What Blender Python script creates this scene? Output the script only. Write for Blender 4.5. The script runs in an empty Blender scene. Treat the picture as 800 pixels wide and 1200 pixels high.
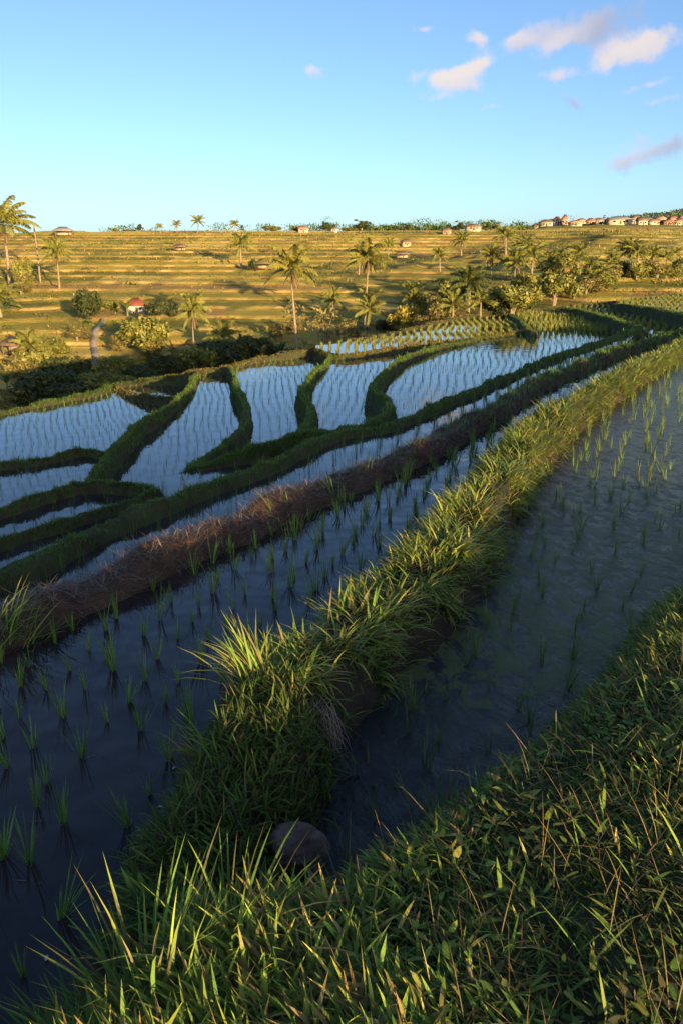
import bpy, math, random
import numpy as np
from math import radians, sin, cos, tan, atan, pi
rng = np.random.default_rng(7); random.seed(7)
scene = bpy.context.scene
COL = scene.collection
# ------------------------------------------------------------------ camera geometry
F = 903.0; CAMH = 2.2; HOR = 300.0
PITCH = atan(HOR / F)
FW = np.array([0, cos(PITCH), -sin(PITCH)]); UP = np.array([0, sin(PITCH), cos(PITCH)]); RT = np.array([1.0, 0, 0])
def ray(px, py): return RT * (px - 400) / F + UP * (600 - py) / F + FW
def at(px, py, z):
    d = ray(px, py); t = (z - CAMH) / d[2]
    return np.array([0, 0, CAMH]) + d * t
def at_y(px, py, Y):
    d = ray(px, py); return np.array([0, 0, CAMH]) + d * (Y / d[1])
SUN_EL = radians(6.9); SUN_AZ = radians(27.0)          # sun behind the viewer, a little to the right
# ------------------------------------------------------------------ tagging
def tag(o, label=None, cat=None, group=None, kind=None):
    if label: o['label'] = label
    if cat: o['category'] = cat
    if group: o['group'] = group
    if kind: o['kind'] = kind
    return o
def empty(name, loc, rz=0.0, s=1.0):
    o = bpy.data.objects.new(name, None); COL.objects.link(o)
    o.location = loc; o.rotation_euler = (0, 0, rz); o.scale = (s, s, s); o.empty_display_size = .2
    return o
def link(name, me, parent=None):
    o = bpy.data.objects.new(name, me); COL.objects.link(o)
    if parent is not None: o.parent = parent
    return o
def mesh_np(name, V, faces, mat=None, col=None, smooth=False):
    """faces: list of int arrays (M,k), one per polygon size"""
    me = bpy.data.meshes.new(name)
    V = np.asarray(V, dtype=np.float32)
    me.vertices.add(len(V)); me.vertices.foreach_set('co', V.ravel())
    faces = [np.asarray(f, dtype=np.int32) for f in faces if len(f)]
    nl = sum(f.size for f in faces); nf = sum(len(f) for f in faces)
    me.loops.add(nl); me.loops.foreach_set('vertex_index', np.concatenate([f.ravel() for f in faces]))
    me.polygons.add(nf)
    tot = np.concatenate([np.full(len(f), f.shape[1], np.int32) for f in faces])
    st = np.concatenate([[0], np.cumsum(tot)[:-1]]).astype(np.int32)
    me.polygons.foreach_set('loop_start', st); me.polygons.foreach_set('loop_total', tot)
    if smooth: me.polygons.foreach_set('use_smooth', np.ones(nf, bool))
    if col is not None:
        a = me.color_attributes.new('Col', 'FLOAT_COLOR', 'POINT')
        c = np.ones((len(V), 4), np.float32); c[:, :3] = col; a.data.foreach_set('color', c.ravel())
    me.update(calc_edges=True); me.validate()
    if mat: me.materials.append(mat)
    return me
# ------------------------------------------------------------------ noise
def _h(ix, iy, s):
    n = (ix * 374761393 + iy * 668265263 + s * 974711) & 0xFFFFFFFF
    n = ((n ^ (n >> 13)) * 1274126177) & 0xFFFFFFFF
    n = n ^ (n >> 16)
    return (n & 0xFFFF) / 65535.0
def vn(x, y, s=0):
    x = np.asarray(x, float); y = np.asarray(y, float)
    xf = np.floor(x); yf = np.floor(y); ix = xf.astype(np.int64); iy = yf.astype(np.int64)
    u = x - xf; v = y - yf; u = u*u*(3-2*u); v = v*v*(3-2*v)
    a = _h(ix, iy, s); b = _h(ix+1, iy, s); c = _h(ix, iy+1, s); d = _h(ix+1, iy+1, s)
    return (a*(1-u)+b*u)*(1-v) + (c*(1-u)+d*u)*v - .5
def fbm(x, y, s=0, o=4):
    r = 0; a = 1.0
    for k in range(o):
        r = r + a*vn(np.asarray(x)*2**k, np.asarray(y)*2**k, s+k*17); a *= .5
    return r
def ss(x): x = np.clip(x, 0, 1); return x*x*(3-2*x)
# ------------------------------------------------------------------ layout of the terraces
def smooth_poly(P, n=6):
    P = np.asarray(P, float); Q = np.vstack([2*P[0]-P[1], P, 2*P[-1]-P[-2]]); out = []
    for i in range(1, len(Q)-2):
        p0, p1, p2, p3 = Q[i-1:i+3]
        for k in range(n):
            t = k/n
            out.append(.5*((2*p1)+(-p0+p2)*t+(2*p0-5*p1+4*p2-p3)*t*t+(-p0+3*p1-3*p2+p3)*t**3))
    out.append(P[-1]); return np.array(out)
BUND = {}
def bund(name, pts, zs, w, style):
    pts = np.array(pts, float)
    if len(zs) == 2: zs = np.interp(np.arange(len(pts)), [0, len(pts)-1], zs)
    P = np.array([at(x, y, z) for (x, y), z in zip(pts, zs)])
    S = smooth_poly(P)
    # hand-made edges are never even
    n = len(S); wob = np.array([vn(S[:, 0]*.9, S[:, 1]*.9, 91), vn(S[:, 0]*.9, S[:, 1]*.9, 92)]).T*.12
    wob[0] = 0; wob[-1] = 0; S[:, :2] += wob
    ww = np.interp(np.linspace(0, 1, n), np.linspace(0, 1, len(w)), w) if hasattr(w, '__len__') else np.full(n, w)
    BUND[name] = dict(px=pts, P=P, S=S, w=ww, style=style)
bund('CB', [(318,792),(372,752),(432,712),(490,676),(532,628),(572,572),(612,522),(668,474),(735,436),(800,403),(900,364),(960,352)], (.36,.30), (.36,.38,.36,.38,.45), 'lush')
bund('BB', [(-150,790),(0,718),(100,678),(200,638),(300,596),(400,554),(480,526),(545,494),(600,462),(650,437),(720,411),(780,393),(880,364),(960,348)], (.15,.14), (.33,.30,.33,.40), 'straw')
bund('GB', [(-150,715),(0,666),(50,650),(100,626),(175,592),(250,566),(310,546),(355,525),(400,505),(450,497),(510,473),(565,451),(620,429),(660,413),(700,401),(735,388),(747,383)], (-.13,-.18), (.20,.19,.22,.26), 'green')
bund('L3', [(-150,690),(0,631),(60,613),(110,596),(165,583),(184,575)], (-.60,-.62), .13, 'green')
bund('L2', [(-150,645),(0,597),(50,579),(100,564),(150,565),(178,571)], (-.97,-.84), .13, 'green')
bund('L1', [(-150,572),(0,543),(50,536),(90,527),(125,530)], (-1.29,-1.27), .13, 'green')
bund('AB', [(232,436),(214,460),(190,480),(154,503),(133,523),(121,542),(104,562)], (-1.12,-.94), (.14,.17,.15), 'green')
bund('AAB', [(137,454),(165,461),(204,465)], (-1.58,-1.4), .14, 'green')
bund('G2', [(178,571),(240,547),(285,530),(325,516),(357,506),(400,505)], (-.82,-.22), (.19,.25), 'green')
bund('BC', [(270,430),(277,453),(287,473),(286,497),(266,518),(242,535),(224,551)], (-1.0,-.78), (.15,.18,.17), 'green')
bund('CD', [(388,418),(379,427),(362,441),(355,459),(362,479),(357,497),(340,512)], (-.88,-.52), (.14,.2,.19), 'green')
bund('DE', [(560,396),(505,407),(462,424),(440,444),(438,459),(456,470),(452,484),(424,497),(400,505)], (-.69,-.23), (.15,.15,.2,.22), 'green')
bund('FE', [(370,409),(400,415),(460,407),(520,400),(570,394),(622,387)], (-.82,-.68), .2, 'lit')
bund('FB', [(598,368),(610,376),(624,389)], (-.58,-.58), .3, 'green')
bund('FB2', [(660,361),(685,364),(712,371),(735,379),(747,383)], (-.38,-.24), .42, 'green')
bund('GB3', [(722,356),(765,361),(800,368),(840,378)], (-.08,.05), .5, 'green')
bund('EDGE', [(-150,513),(0,482),(65,469),(115,459),(137,449),(200,439),(232,434),(270,429),(300,420),(370,407),(400,402),(465,388),(545,370),(600,365),(660,359),(722,353),(800,345),(900,337)],
     [-1.6,-1.6,-1.6,-1.58,-1.55,-1.35,-1.15,-1.06,-.98,-.84,-.8,-.68,-.6,-.55,-.45,-.3,-.18,-.05], (.25,.22,.28,.4,.6), 'lit')
bund('CN', [(215,1035),(258,940),(292,868),(322,800)], (.24,.40), .34, 'weeds')
def cut(name, a, b):
    B = BUND[name]; q = B['px']
    i = int(np.argmin(np.hypot(*(q-np.array(a)).T))); j = int(np.argmin(np.hypot(*(q-np.array(b)).T)))
    i *= 6; j *= 6
    S = B['S'][:, :2]
    return S[i:j+1] if j >= i else S[j:i+1][::-1]
def poly(*parts): return np.vstack([np.atleast_2d(p) for p in parts])
L = -150
FGP = np.array([at(x, y, .1)[:2] for x, y in [(-200,1340),(-60,1280),(30,1215),(100,1150),(165,1090),(215,1045),(300,1050),(352,1022),(400,990),(470,930),(540,888),(600,838),(645,794),(690,738),(740,706),(800,682),(900,655)]])
FGP = np.vstack([FGP, [[9, 4], [12, -3], [-7, -3], [-7, .3]]])
FIELD = {}
def field(name, z, P): FIELD[name] = dict(z=z, P=P)
field('P1', .12, poly(cut('CB', (318,792), (960,352)), [[30, 33], [22, 15], [12, 5], [5, 2.5], [1.5, 1.6], [-.2, 1.7]], cut('CN', (215,1035), (322,800))))
field('P2', 0., poly(cut('BB', (L,790), (960,348)), cut('CB', (960,352), (318,792)), cut('CN', (322,800), (215,1035)), [[-.6, 1.5], [-1.5, .8], [-4, .5], [-6, 3]]))
field('P3', -.26, poly(cut('GB', (L,715), (747,383)), cut('BB', (720,411), (L,790))))
field('A4', -.72, poly(cut('L3', (L,690), (184,575)), cut('G2', (178,571), (400,505)), cut('GB', (400,505), (L,715))))
field('A3', -1.05, poly(cut('L2', (L,645), (178,571)), cut('L3', (184,575), (L,690))))
field('A2', -1.4, poly(cut('L1', (L,572), (125,530)), cut('AB', (133,523), (104,562)), cut('L2', (100,564), (L,645))))
field('A', -1.7, poly(cut('EDGE', (L,513), (137,449)), cut('AAB', (137,454), (204,465)), cut('AB', (214,460), (133,523)), cut('L1', (125,530), (L,572))))
field('AA', -1.68, poly(cut('EDGE', (137,449), (232,434)), cut('AB', (232,436), (214,460)), cut('AAB', (204,465), (137,454))))
field('B', -1.3, poly(cut('EDGE', (232,434), (270,429)), cut('BC', (270,430), (224,551)), cut('G2', (240,547), (178,571)), cut('L2', (178,571), (100,564)), cut('AB', (104,562), (232,436))))
field('C', -1.12, poly(cut('EDGE', (270,429), (370,407)), cut('CD', (388,418), (340,512)), cut('G2', (325,516), (240,547)), cut('BC', (224,551), (270,430))))
field('D', -.96, poly(cut('FE', (400,415), (570,394)), cut('DE', (560,396), (400,505)), cut('G2', (400,505), (325,516)), cut('CD', (340,512), (388,418))))
field('E', -.8, poly(cut('DE', (400,505), (560,396)), cut('FE', (570,394), (622,387)), cut('FB', (624,389), (598,368)), cut('EDGE', (600,365), (660,359)), cut('FB2', (660,361), (747,383)), cut('GB', (735,388), (400,505))))
field('FF', -.78, poly(cut('EDGE', (370,407), (600,365)), cut('FB', (598,368), (624,389)), cut('FE', (622,387), (370,409))))
field('G', -.5, poly(cut('FB2', (747,383), (660,361)), cut('EDGE', (660,359), (722,353)), cut('GB3', (722,356), (840,378)), cut('BB', (780,393), (720,411)), cut('GB', (747,383), (735,388))))
field('HH', -.25, poly(cut('EDGE', (722,353), (900,337)), [at(900, 372, 0)[:2]], cut('GB3', (840,378), (722,356))))
def inside(P, x, y):
    r = np.zeros(x.shape, bool); n = len(P); j = n-1
    bx0, by0 = P.min(0); bx1, by1 = P.max(0)
    m = np.nonzero((x >= bx0) & (x <= bx1) & (y >= by0) & (y <= by1))[0]
    xx = x[m]; yy = y[m]; q = np.zeros(len(m), bool)
    for i in range(n):
        xi, yi = P[i]; xj, yj = P[j]
        if yi != yj:
            c = ((yi > yy) != (yj > yy)) & (xx < (xj-xi)*(yy-yi)/(yj-yi)+xi); q ^= c
        j = i
    r[m] = q; return r
def dist_poly(S, x, y, w, closed=False):
    """distance to a polyline, parameter index of the nearest point; only where it can be < w"""
    d = np.full(x.shape, 1e9); t = np.zeros(x.shape)
    b0 = S[:, :2].min(0)-w; b1 = S[:, :2].max(0)+w
    m = np.nonzero((x > b0[0]) & (x < b1[0]) & (y > b0[1]) & (y < b1[1]))[0]
    if not len(m): return d, t
    n = len(S) if closed else len(S)-1
    for i in range(n):
        a = S[i, :2]; b = S[(i+1) % len(S), :2]; e = b-a; L2 = e@e+1e-12
        lo = np.minimum(a, b)-w; hi = np.maximum(a, b)+w
        k = m[(x[m] > lo[0]) & (x[m] < hi[0]) & (y[m] > lo[1]) & (y[m] < hi[1])]
        if not len(k): continue
        u = np.clip(((x[k]-a[0])*e[0]+(y[k]-a[1])*e[1])/L2, 0, 1)
        dd = np.hypot(x[k]-a[0]-u*e[0], y[k]-a[1]-u*e[1])
        c = dd < d[k]; kk = k[c]; d[kk] = dd[c]; t[kk] = i+u[c]
    return d, t
def smax(a, b, k): h = np.clip(.5+.5*(a-b)/k, 0, 1); return b+(a-b)*h+k*h*(1-h)
SKY_Y = 220.0; HQ = .78
def valley(x, y):
    """everything outside the flooded fields: our own slope, the valley, the opposite hill"""
    N = np.clip(.3+.12*x-.08*np.maximum(y, 0), -2.7, .15)
    ye = np.interp(x, [-20,-9,-5,-1,6.5,15,25], [15,21.5,27.5,30,41,54,58])
    bank = N-.42*np.maximum(0, y-ye)-.25*ss((y-ye)/1.5)
    yy = np.maximum(y, 1); xs = x*55/yy
    zv = np.interp(xs, [-12,-5,3,10,17,30], [-8.6,-8.2,-6.6,-4.4,-3.0,-2.6])
    crest = 8.6+.5*vn(x*.012, y*0, 5)+np.interp(xs, [-30,10,25,40], [0,0,.3,1.2])
    hill = zv+(crest-zv)*(y-55)/(SKY_Y-55)
    back_l = crest-.02*(y-SKY_Y)
    back_r = crest+.047*(y-SKY_Y)
    s = ss((xs-10)/4); wood = np.clip((xs-13)/11, 0, 1)*np.maximum(0, y-470)*.09
    back = back_l*(1-s)+s*(np.where(y < 460, back_r, crest+.047*240-.01*(y-460))+wood)
    hill = np.where(y > SKY_Y, back, hill)
    am = ss((y-45)/25)
    hn = hill+am*(2.3*vn(x*.035, y*.03, 11)+1.3*vn(x*.09, y*.06, 12)+.4*vn(x*.3, y*.2, 13))*np.clip(1-(y-170)/60, .25, 1)
    q = HQ; r = hn/q; f = np.floor(r); fr = r-f
    ter = q*(f+.40*fr+.60*ss((fr-.72)/.28))
    tz = ss((y-48)/10)*(1-.9*ss((y-330)/60))
    hh = hn*(1-tz)+ter*tz
    return smax(bank, hh, .6)
def H(x, y, full=False):
    x = np.asarray(x, float).ravel(); y = np.asarray(y, float).ravel()
    base = valley(x, y)
    for f in FIELD.values():
        m = inside(f['P'], x, y); base[m] = f['z']-.07
    z = base.copy(); own = np.full(x.shape, -1); best = np.full(x.shape, .03)
    for i, (nm, B) in enumerate(BUND.items()):
        wm = B['w'].max()*1.3
        d, t = dist_poly(B['S'], x, y, wm)
        m = np.nonzero(d < wm)[0]
        if not len(m): continue
        k = t[m]; w = np.interp(k, np.arange(len(B['S'])), B['w'])*(1+.55*vn(x[m]*1.6, y[m]*1.6, 40+i))
        cz = np.interp(k, np.arange(len(B['S'])), B['S'][:, 2])+np.clip(.35*w, .03, .10)*fbm(x[m]*2.1, y[m]*2.1, 60+i, 3)
        pr = 1-ss((d[m]/w-.28)/.72)
        h = base[m]+(cz-base[m])*pr
        c = (pr > .02) & (h > z[m]-1e-6); z[m[c]] = h[c]
        c2 = pr > best[m]; best[m[c2]] = pr[c2]; own[m[c2]] = i
    m = inside(FGP, x, y)
    if m.any():
        k = np.nonzero(m)[0]; d, _ = dist_poly(FGP, x[k], y[k], 1.2, True); d = np.minimum(d, 1.2)
        h = -.15+.62*ss(d/.55)+.10*np.clip((d-.4)/.8, 0, 1)+.05*fbm(x[k]*1.5, y[k]*1.5, 80, 3)*ss(d/.4)
        c = h > z[k]; z[k[c]] = h[c]; own[k[c]] = 99
    dn = (own >= 0)
    z[dn] += .035*fbm(x[dn]*6, y[dn]*6, 71, 3)
    return (z, own) if full else z
def H1(x, y): return float(H(np.array([x]), np.array([y]))[0])
def hit(px, py, y0=40.0):
    """where the pixel's line of sight meets the ground beyond y0"""
    d = ray(px, py); Y = np.concatenate([np.arange(y0, 240, .4), np.arange(240, 700, 2.)])
    p = d[None]*(Y/d[1])[:, None]; z = p[:, 2]+CAMH
    g = H(p[:, 0], Y); k = np.nonzero(z <= g)[0]
    i = k[0] if len(k) else int(np.argmin(z-g))
    return np.array([p[i, 0], Y[i], g[i]])
# ------------------------------------------------------------------ materials
def newmat(name):
    m = bpy.data.materials.new(name); m.use_nodes = True; nt = m.node_tree
    return m, nt, nt.nodes['Principled BSDF'], nt.nodes, nt.links
def ramp(N, stops, interp='LINEAR'):
    r = N.new('ShaderNodeValToRGB'); r.color_ramp.interpolation = interp
    e = r.color_ramp.elements
    while len(e) < len(stops): e.new(.5)
    for k, (p, c) in enumerate(stops): e[k].position = p; e[k].color = (*c, 1)
    return r
def noise(N, Lk, scale, detail=4, vec=None, rough=.55):
    n = N.new('ShaderNodeTexNoise'); n.inputs['Scale'].default_value = scale; n.inputs['Detail'].default_value = detail; n.inputs['Roughness'].default_value = rough
    if vec is not None: Lk.new(vec, n.inputs['Vector'])
    return n
def plain(name, c1, c2, scale=8, rough=.8, bump=.3, spec=.2):
    m, nt, b, N, Lk = newmat(name)
    tc = N.new('ShaderNodeTexCoord'); n = noise(N, Lk, scale, 6, tc.outputs['Object'])
    r = ramp(N, [(.3, c1), (.7, c2)]); Lk.new(n.outputs['Fac'], r.inputs[0]); Lk.new(r.outputs[0], b.inputs['Base Color'])
    b.inputs['Roughness'].default_value = rough; b.inputs['Specular IOR Level'].default_value = spec
    if bump:
        bp = N.new('ShaderNodeBump'); bp.inputs['Strength'].default_value = bump; bp.inputs['Distance'].default_value = .03
        n2 = noise(N, Lk, scale*4, 5, tc.outputs['Object']); Lk.new(n2.outputs['Fac'], bp.inputs['Height']); Lk.new(bp.outputs[0], b.inputs['Normal'])
    return m
def leafmat(name, tint=(1, 1, 1), trans=.35, rough=.5, spec=.3):
    m, nt, b, N, Lk = newmat(name)
    a = N.new('ShaderNodeAttribute'); a.attribute_name = 'Col'
    mx = N.new('ShaderNodeMix'); mx.data_type = 'RGBA'; mx.blend_type = 'MULTIPLY'; mx.inputs[0].default_value = 1
    mx.inputs[7].default_value = (*tint, 1); Lk.new(a.outputs['Color'], mx.inputs[6])
    Lk.new(mx.outputs[2], b.inputs['Base Color']); b.inputs['Roughness'].default_value = rough; b.inputs['Specular IOR Level'].default_value = spec
    t = N.new('ShaderNodeBsdfTranslucent'); Lk.new(mx.outputs[2], t.inputs[0])
    s = N.new('ShaderNodeMixShader'); s.inputs[0].default_value = trans
    Lk.new(b.outputs[0], s.inputs[1]); Lk.new(t.outputs[0], s.inputs[2]); Lk.new(s.outputs[0], N['Material Output'].inputs[0])
    return m
M = {}
M['leaf'] = leafmat('leaf'); M['blade'] = leafmat('grass_blade', trans=.36, rough=.55, spec=.16)
M['rice'] = leafmat('rice_blade', trans=.4, rough=.5)
M['straw'] = leafmat('straw', trans=.1, rough=.8, spec=.15)
M['bark'] = plain('bark', (.14,.105,.07), (.30,.23,.15), 6)
M['stem'] = plain('stem', (.12,.13,.05), (.2,.19,.08), 5)
M['soil'] = plain('soil', (.022,.015,.010), (.06,.042,.028), 5, .95, .6)
M['green_soil'] = plain('green_soil', (.045,.032,.020), (.06,.075,.025), 4, .95, .6)
M['mossy_soil'] = plain('mossy_soil', (.022,.020,.010), (.05,.065,.022), 9, .95, .6)
M['brown_soil'] = plain('brown_soil', (.045,.026,.018), (.10,.062,.042), 7, .95, .7)
M['lit_soil'] = plain('grassy_soil', (.10,.09,.028), (.20,.155,.055), 3, .95, .5)
M['stone'] = plain('stone', (.14,.085,.068), (.30,.20,.165), 9, .9, .8)
M['white_wall'] = plain('white_wall', (.38,.34,.29), (.5,.46,.4), 1.2, .85, .1)
M['cream_wall'] = plain('cream_wall', (.5,.4,.28), (.62,.5,.36), .6, .85, .1)
M['tan_wall'] = plain('tan_wall', (.4,.28,.18), (.5,.36,.24), .6, .85, .1)
M['pink_wall'] = plain('pink_wall', (.5,.33,.26), (.6,.4,.32), .6, .85, .1)
M['red_roof'] = plain('red_tile', (.20,.09,.065), (.30,.15,.11), 2, .8, .4)
M['hut_roof'] = plain('hut_tile', (.17,.045,.03), (.27,.075,.05), 2, .8, .4)
M['orange_roof'] = plain('orange_tile', (.32,.17,.10), (.42,.24,.15), 2, .8, .4)
M['brown_roof'] = plain('brown_thatch', (.10,.065,.045), (.19,.13,.09), 3, .95, .5)
M['grey_roof'] = plain('grey_sheet', (.16,.15,.15), (.26,.25,.24), 2, .6, .2)
M['wood'] = plain('wood', (.09,.06,.04), (.17,.12,.08), 4, .85, .3)
M['dark'] = plain('opening', (.02,.018,.016), (.03,.026,.022), 2, .9, 0)
M['concrete'] = plain('concrete', (.2,.17,.13), (.33,.28,.22), 3, .9, .3)
# hillside: colour follows the ground itself (steep earth risers, grassy treads, dry patches)
def hill_mat():
    m, nt, b, N, Lk = newmat('terraced_grass')
    tc = N.new('ShaderNodeTexCoord'); g = N.new('ShaderNodeNewGeometry')
    mp = N.new('ShaderNodeMapping'); mp.inputs['Scale'].default_value = (.045, .3, .8); Lk.new(tc.outputs['Object'], mp.inputs[0])
    n1 = noise(N, Lk, 1.0, 5, mp.outputs[0], .65)
    n2 = noise(N, Lk, .9, 6, tc.outputs['Object'], .7)
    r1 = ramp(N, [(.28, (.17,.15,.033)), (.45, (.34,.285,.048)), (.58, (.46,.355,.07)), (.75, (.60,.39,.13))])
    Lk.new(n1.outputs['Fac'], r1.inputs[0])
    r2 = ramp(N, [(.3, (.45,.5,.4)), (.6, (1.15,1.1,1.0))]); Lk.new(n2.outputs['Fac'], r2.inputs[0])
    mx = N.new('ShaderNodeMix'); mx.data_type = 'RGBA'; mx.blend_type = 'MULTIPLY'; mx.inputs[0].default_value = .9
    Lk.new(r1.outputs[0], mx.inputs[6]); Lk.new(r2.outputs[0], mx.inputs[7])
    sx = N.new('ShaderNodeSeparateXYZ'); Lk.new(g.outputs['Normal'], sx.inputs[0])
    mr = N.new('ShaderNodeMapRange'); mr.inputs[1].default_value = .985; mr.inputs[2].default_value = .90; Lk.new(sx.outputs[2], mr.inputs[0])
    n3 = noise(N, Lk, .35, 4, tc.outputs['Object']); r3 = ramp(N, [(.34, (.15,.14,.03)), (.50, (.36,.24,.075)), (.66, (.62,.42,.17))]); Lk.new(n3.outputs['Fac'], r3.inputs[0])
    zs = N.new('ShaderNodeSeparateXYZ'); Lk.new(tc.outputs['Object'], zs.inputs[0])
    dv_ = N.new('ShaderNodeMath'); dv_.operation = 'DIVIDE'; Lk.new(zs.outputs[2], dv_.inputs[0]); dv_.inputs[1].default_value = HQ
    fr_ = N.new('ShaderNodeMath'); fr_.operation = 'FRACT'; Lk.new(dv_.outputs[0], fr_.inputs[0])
    # weeds and painted-in shade darken the foot of each earth wall, dry grass hangs over its top
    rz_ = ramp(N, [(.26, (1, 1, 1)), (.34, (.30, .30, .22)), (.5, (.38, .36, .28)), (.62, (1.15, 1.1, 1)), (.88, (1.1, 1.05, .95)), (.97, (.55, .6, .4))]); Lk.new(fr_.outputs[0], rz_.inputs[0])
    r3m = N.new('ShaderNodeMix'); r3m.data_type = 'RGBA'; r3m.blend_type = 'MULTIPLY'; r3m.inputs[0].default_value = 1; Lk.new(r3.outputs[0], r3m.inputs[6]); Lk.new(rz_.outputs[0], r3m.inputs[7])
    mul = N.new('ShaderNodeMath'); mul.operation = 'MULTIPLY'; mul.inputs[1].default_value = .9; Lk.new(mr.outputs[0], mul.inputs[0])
    # every plot of the terraces has its own crop: pick by level and stretch of slope
    pz = N.new('ShaderNodeSeparateXYZ'); Lk.new(tc.outputs['Object'], pz.inputs[0])
    def mth(op, a, b):
        q_ = N.new('ShaderNodeMath'); q_.operation = op
        for i_, v_ in enumerate((a, b)):
            if isinstance(v_, (int, float)): q_.inputs[i_].default_value = v_
            elif v_ is not None: Lk.new(v_, q_.inputs[i_])
        return q_.outputs[0]
    lev = mth('FLOOR', mth('DIVIDE', mth('ADD', pz.outputs[2], .30), HQ), None)
    xs_ = mth('ADD', mth('DIVIDE', pz.outputs[0], 17.), mth('MULTIPLY', lev, .37)); cellx = mth('FLOOR', mth('ADD', xs_, mth('MULTIPLY', n2.outputs['Fac'], .15)), None)
    cv = N.new('ShaderNodeCombineXYZ'); Lk.new(cellx, cv.inputs[0]); Lk.new(lev, cv.inputs[1]); wn = N.new('ShaderNodeTexWhiteNoise'); Lk.new(cv.outputs[0], wn.inputs['Vector'])
    rp = ramp(N, [(0, (.10,.12,.03)), (.22, (.28,.24,.045)), (.5, (.45,.345,.065)), (.72, (.55,.42,.12)), (.9, (.36,.21,.08))], 'CONSTANT'); Lk.new(wn.outputs['Value'], rp.inputs[0])
    mp_ = N.new('ShaderNodeMix'); mp_.data_type = 'RGBA'; mp_.inputs[0].default_value = .6; Lk.new(mx.outputs[2], mp_.inputs[6]); Lk.new(rp.outputs[0], mp_.inputs[7]); mx = mp_
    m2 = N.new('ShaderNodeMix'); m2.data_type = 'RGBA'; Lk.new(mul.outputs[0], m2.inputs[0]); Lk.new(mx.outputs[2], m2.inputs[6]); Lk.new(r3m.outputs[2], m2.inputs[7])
    Lk.new(m2.outputs[2], b.inputs['Base Color']); b.inputs['Roughness'].default_value = .95; b.inputs['Specular IOR Level'].default_value = .1
    bp = N.new('ShaderNodeBump'); bp.inputs['Strength'].default_value = .9; bp.inputs['Distance'].default_value = .25
    n4 = noise(N, Lk, 2.2, 5, tc.outputs['Object'], .7); Lk.new(n4.outputs['Fac'], bp.inputs['Height']); Lk.new(bp.outputs[0], b.inputs['Normal'])
    return m
M['hill'] = hill_mat()
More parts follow.
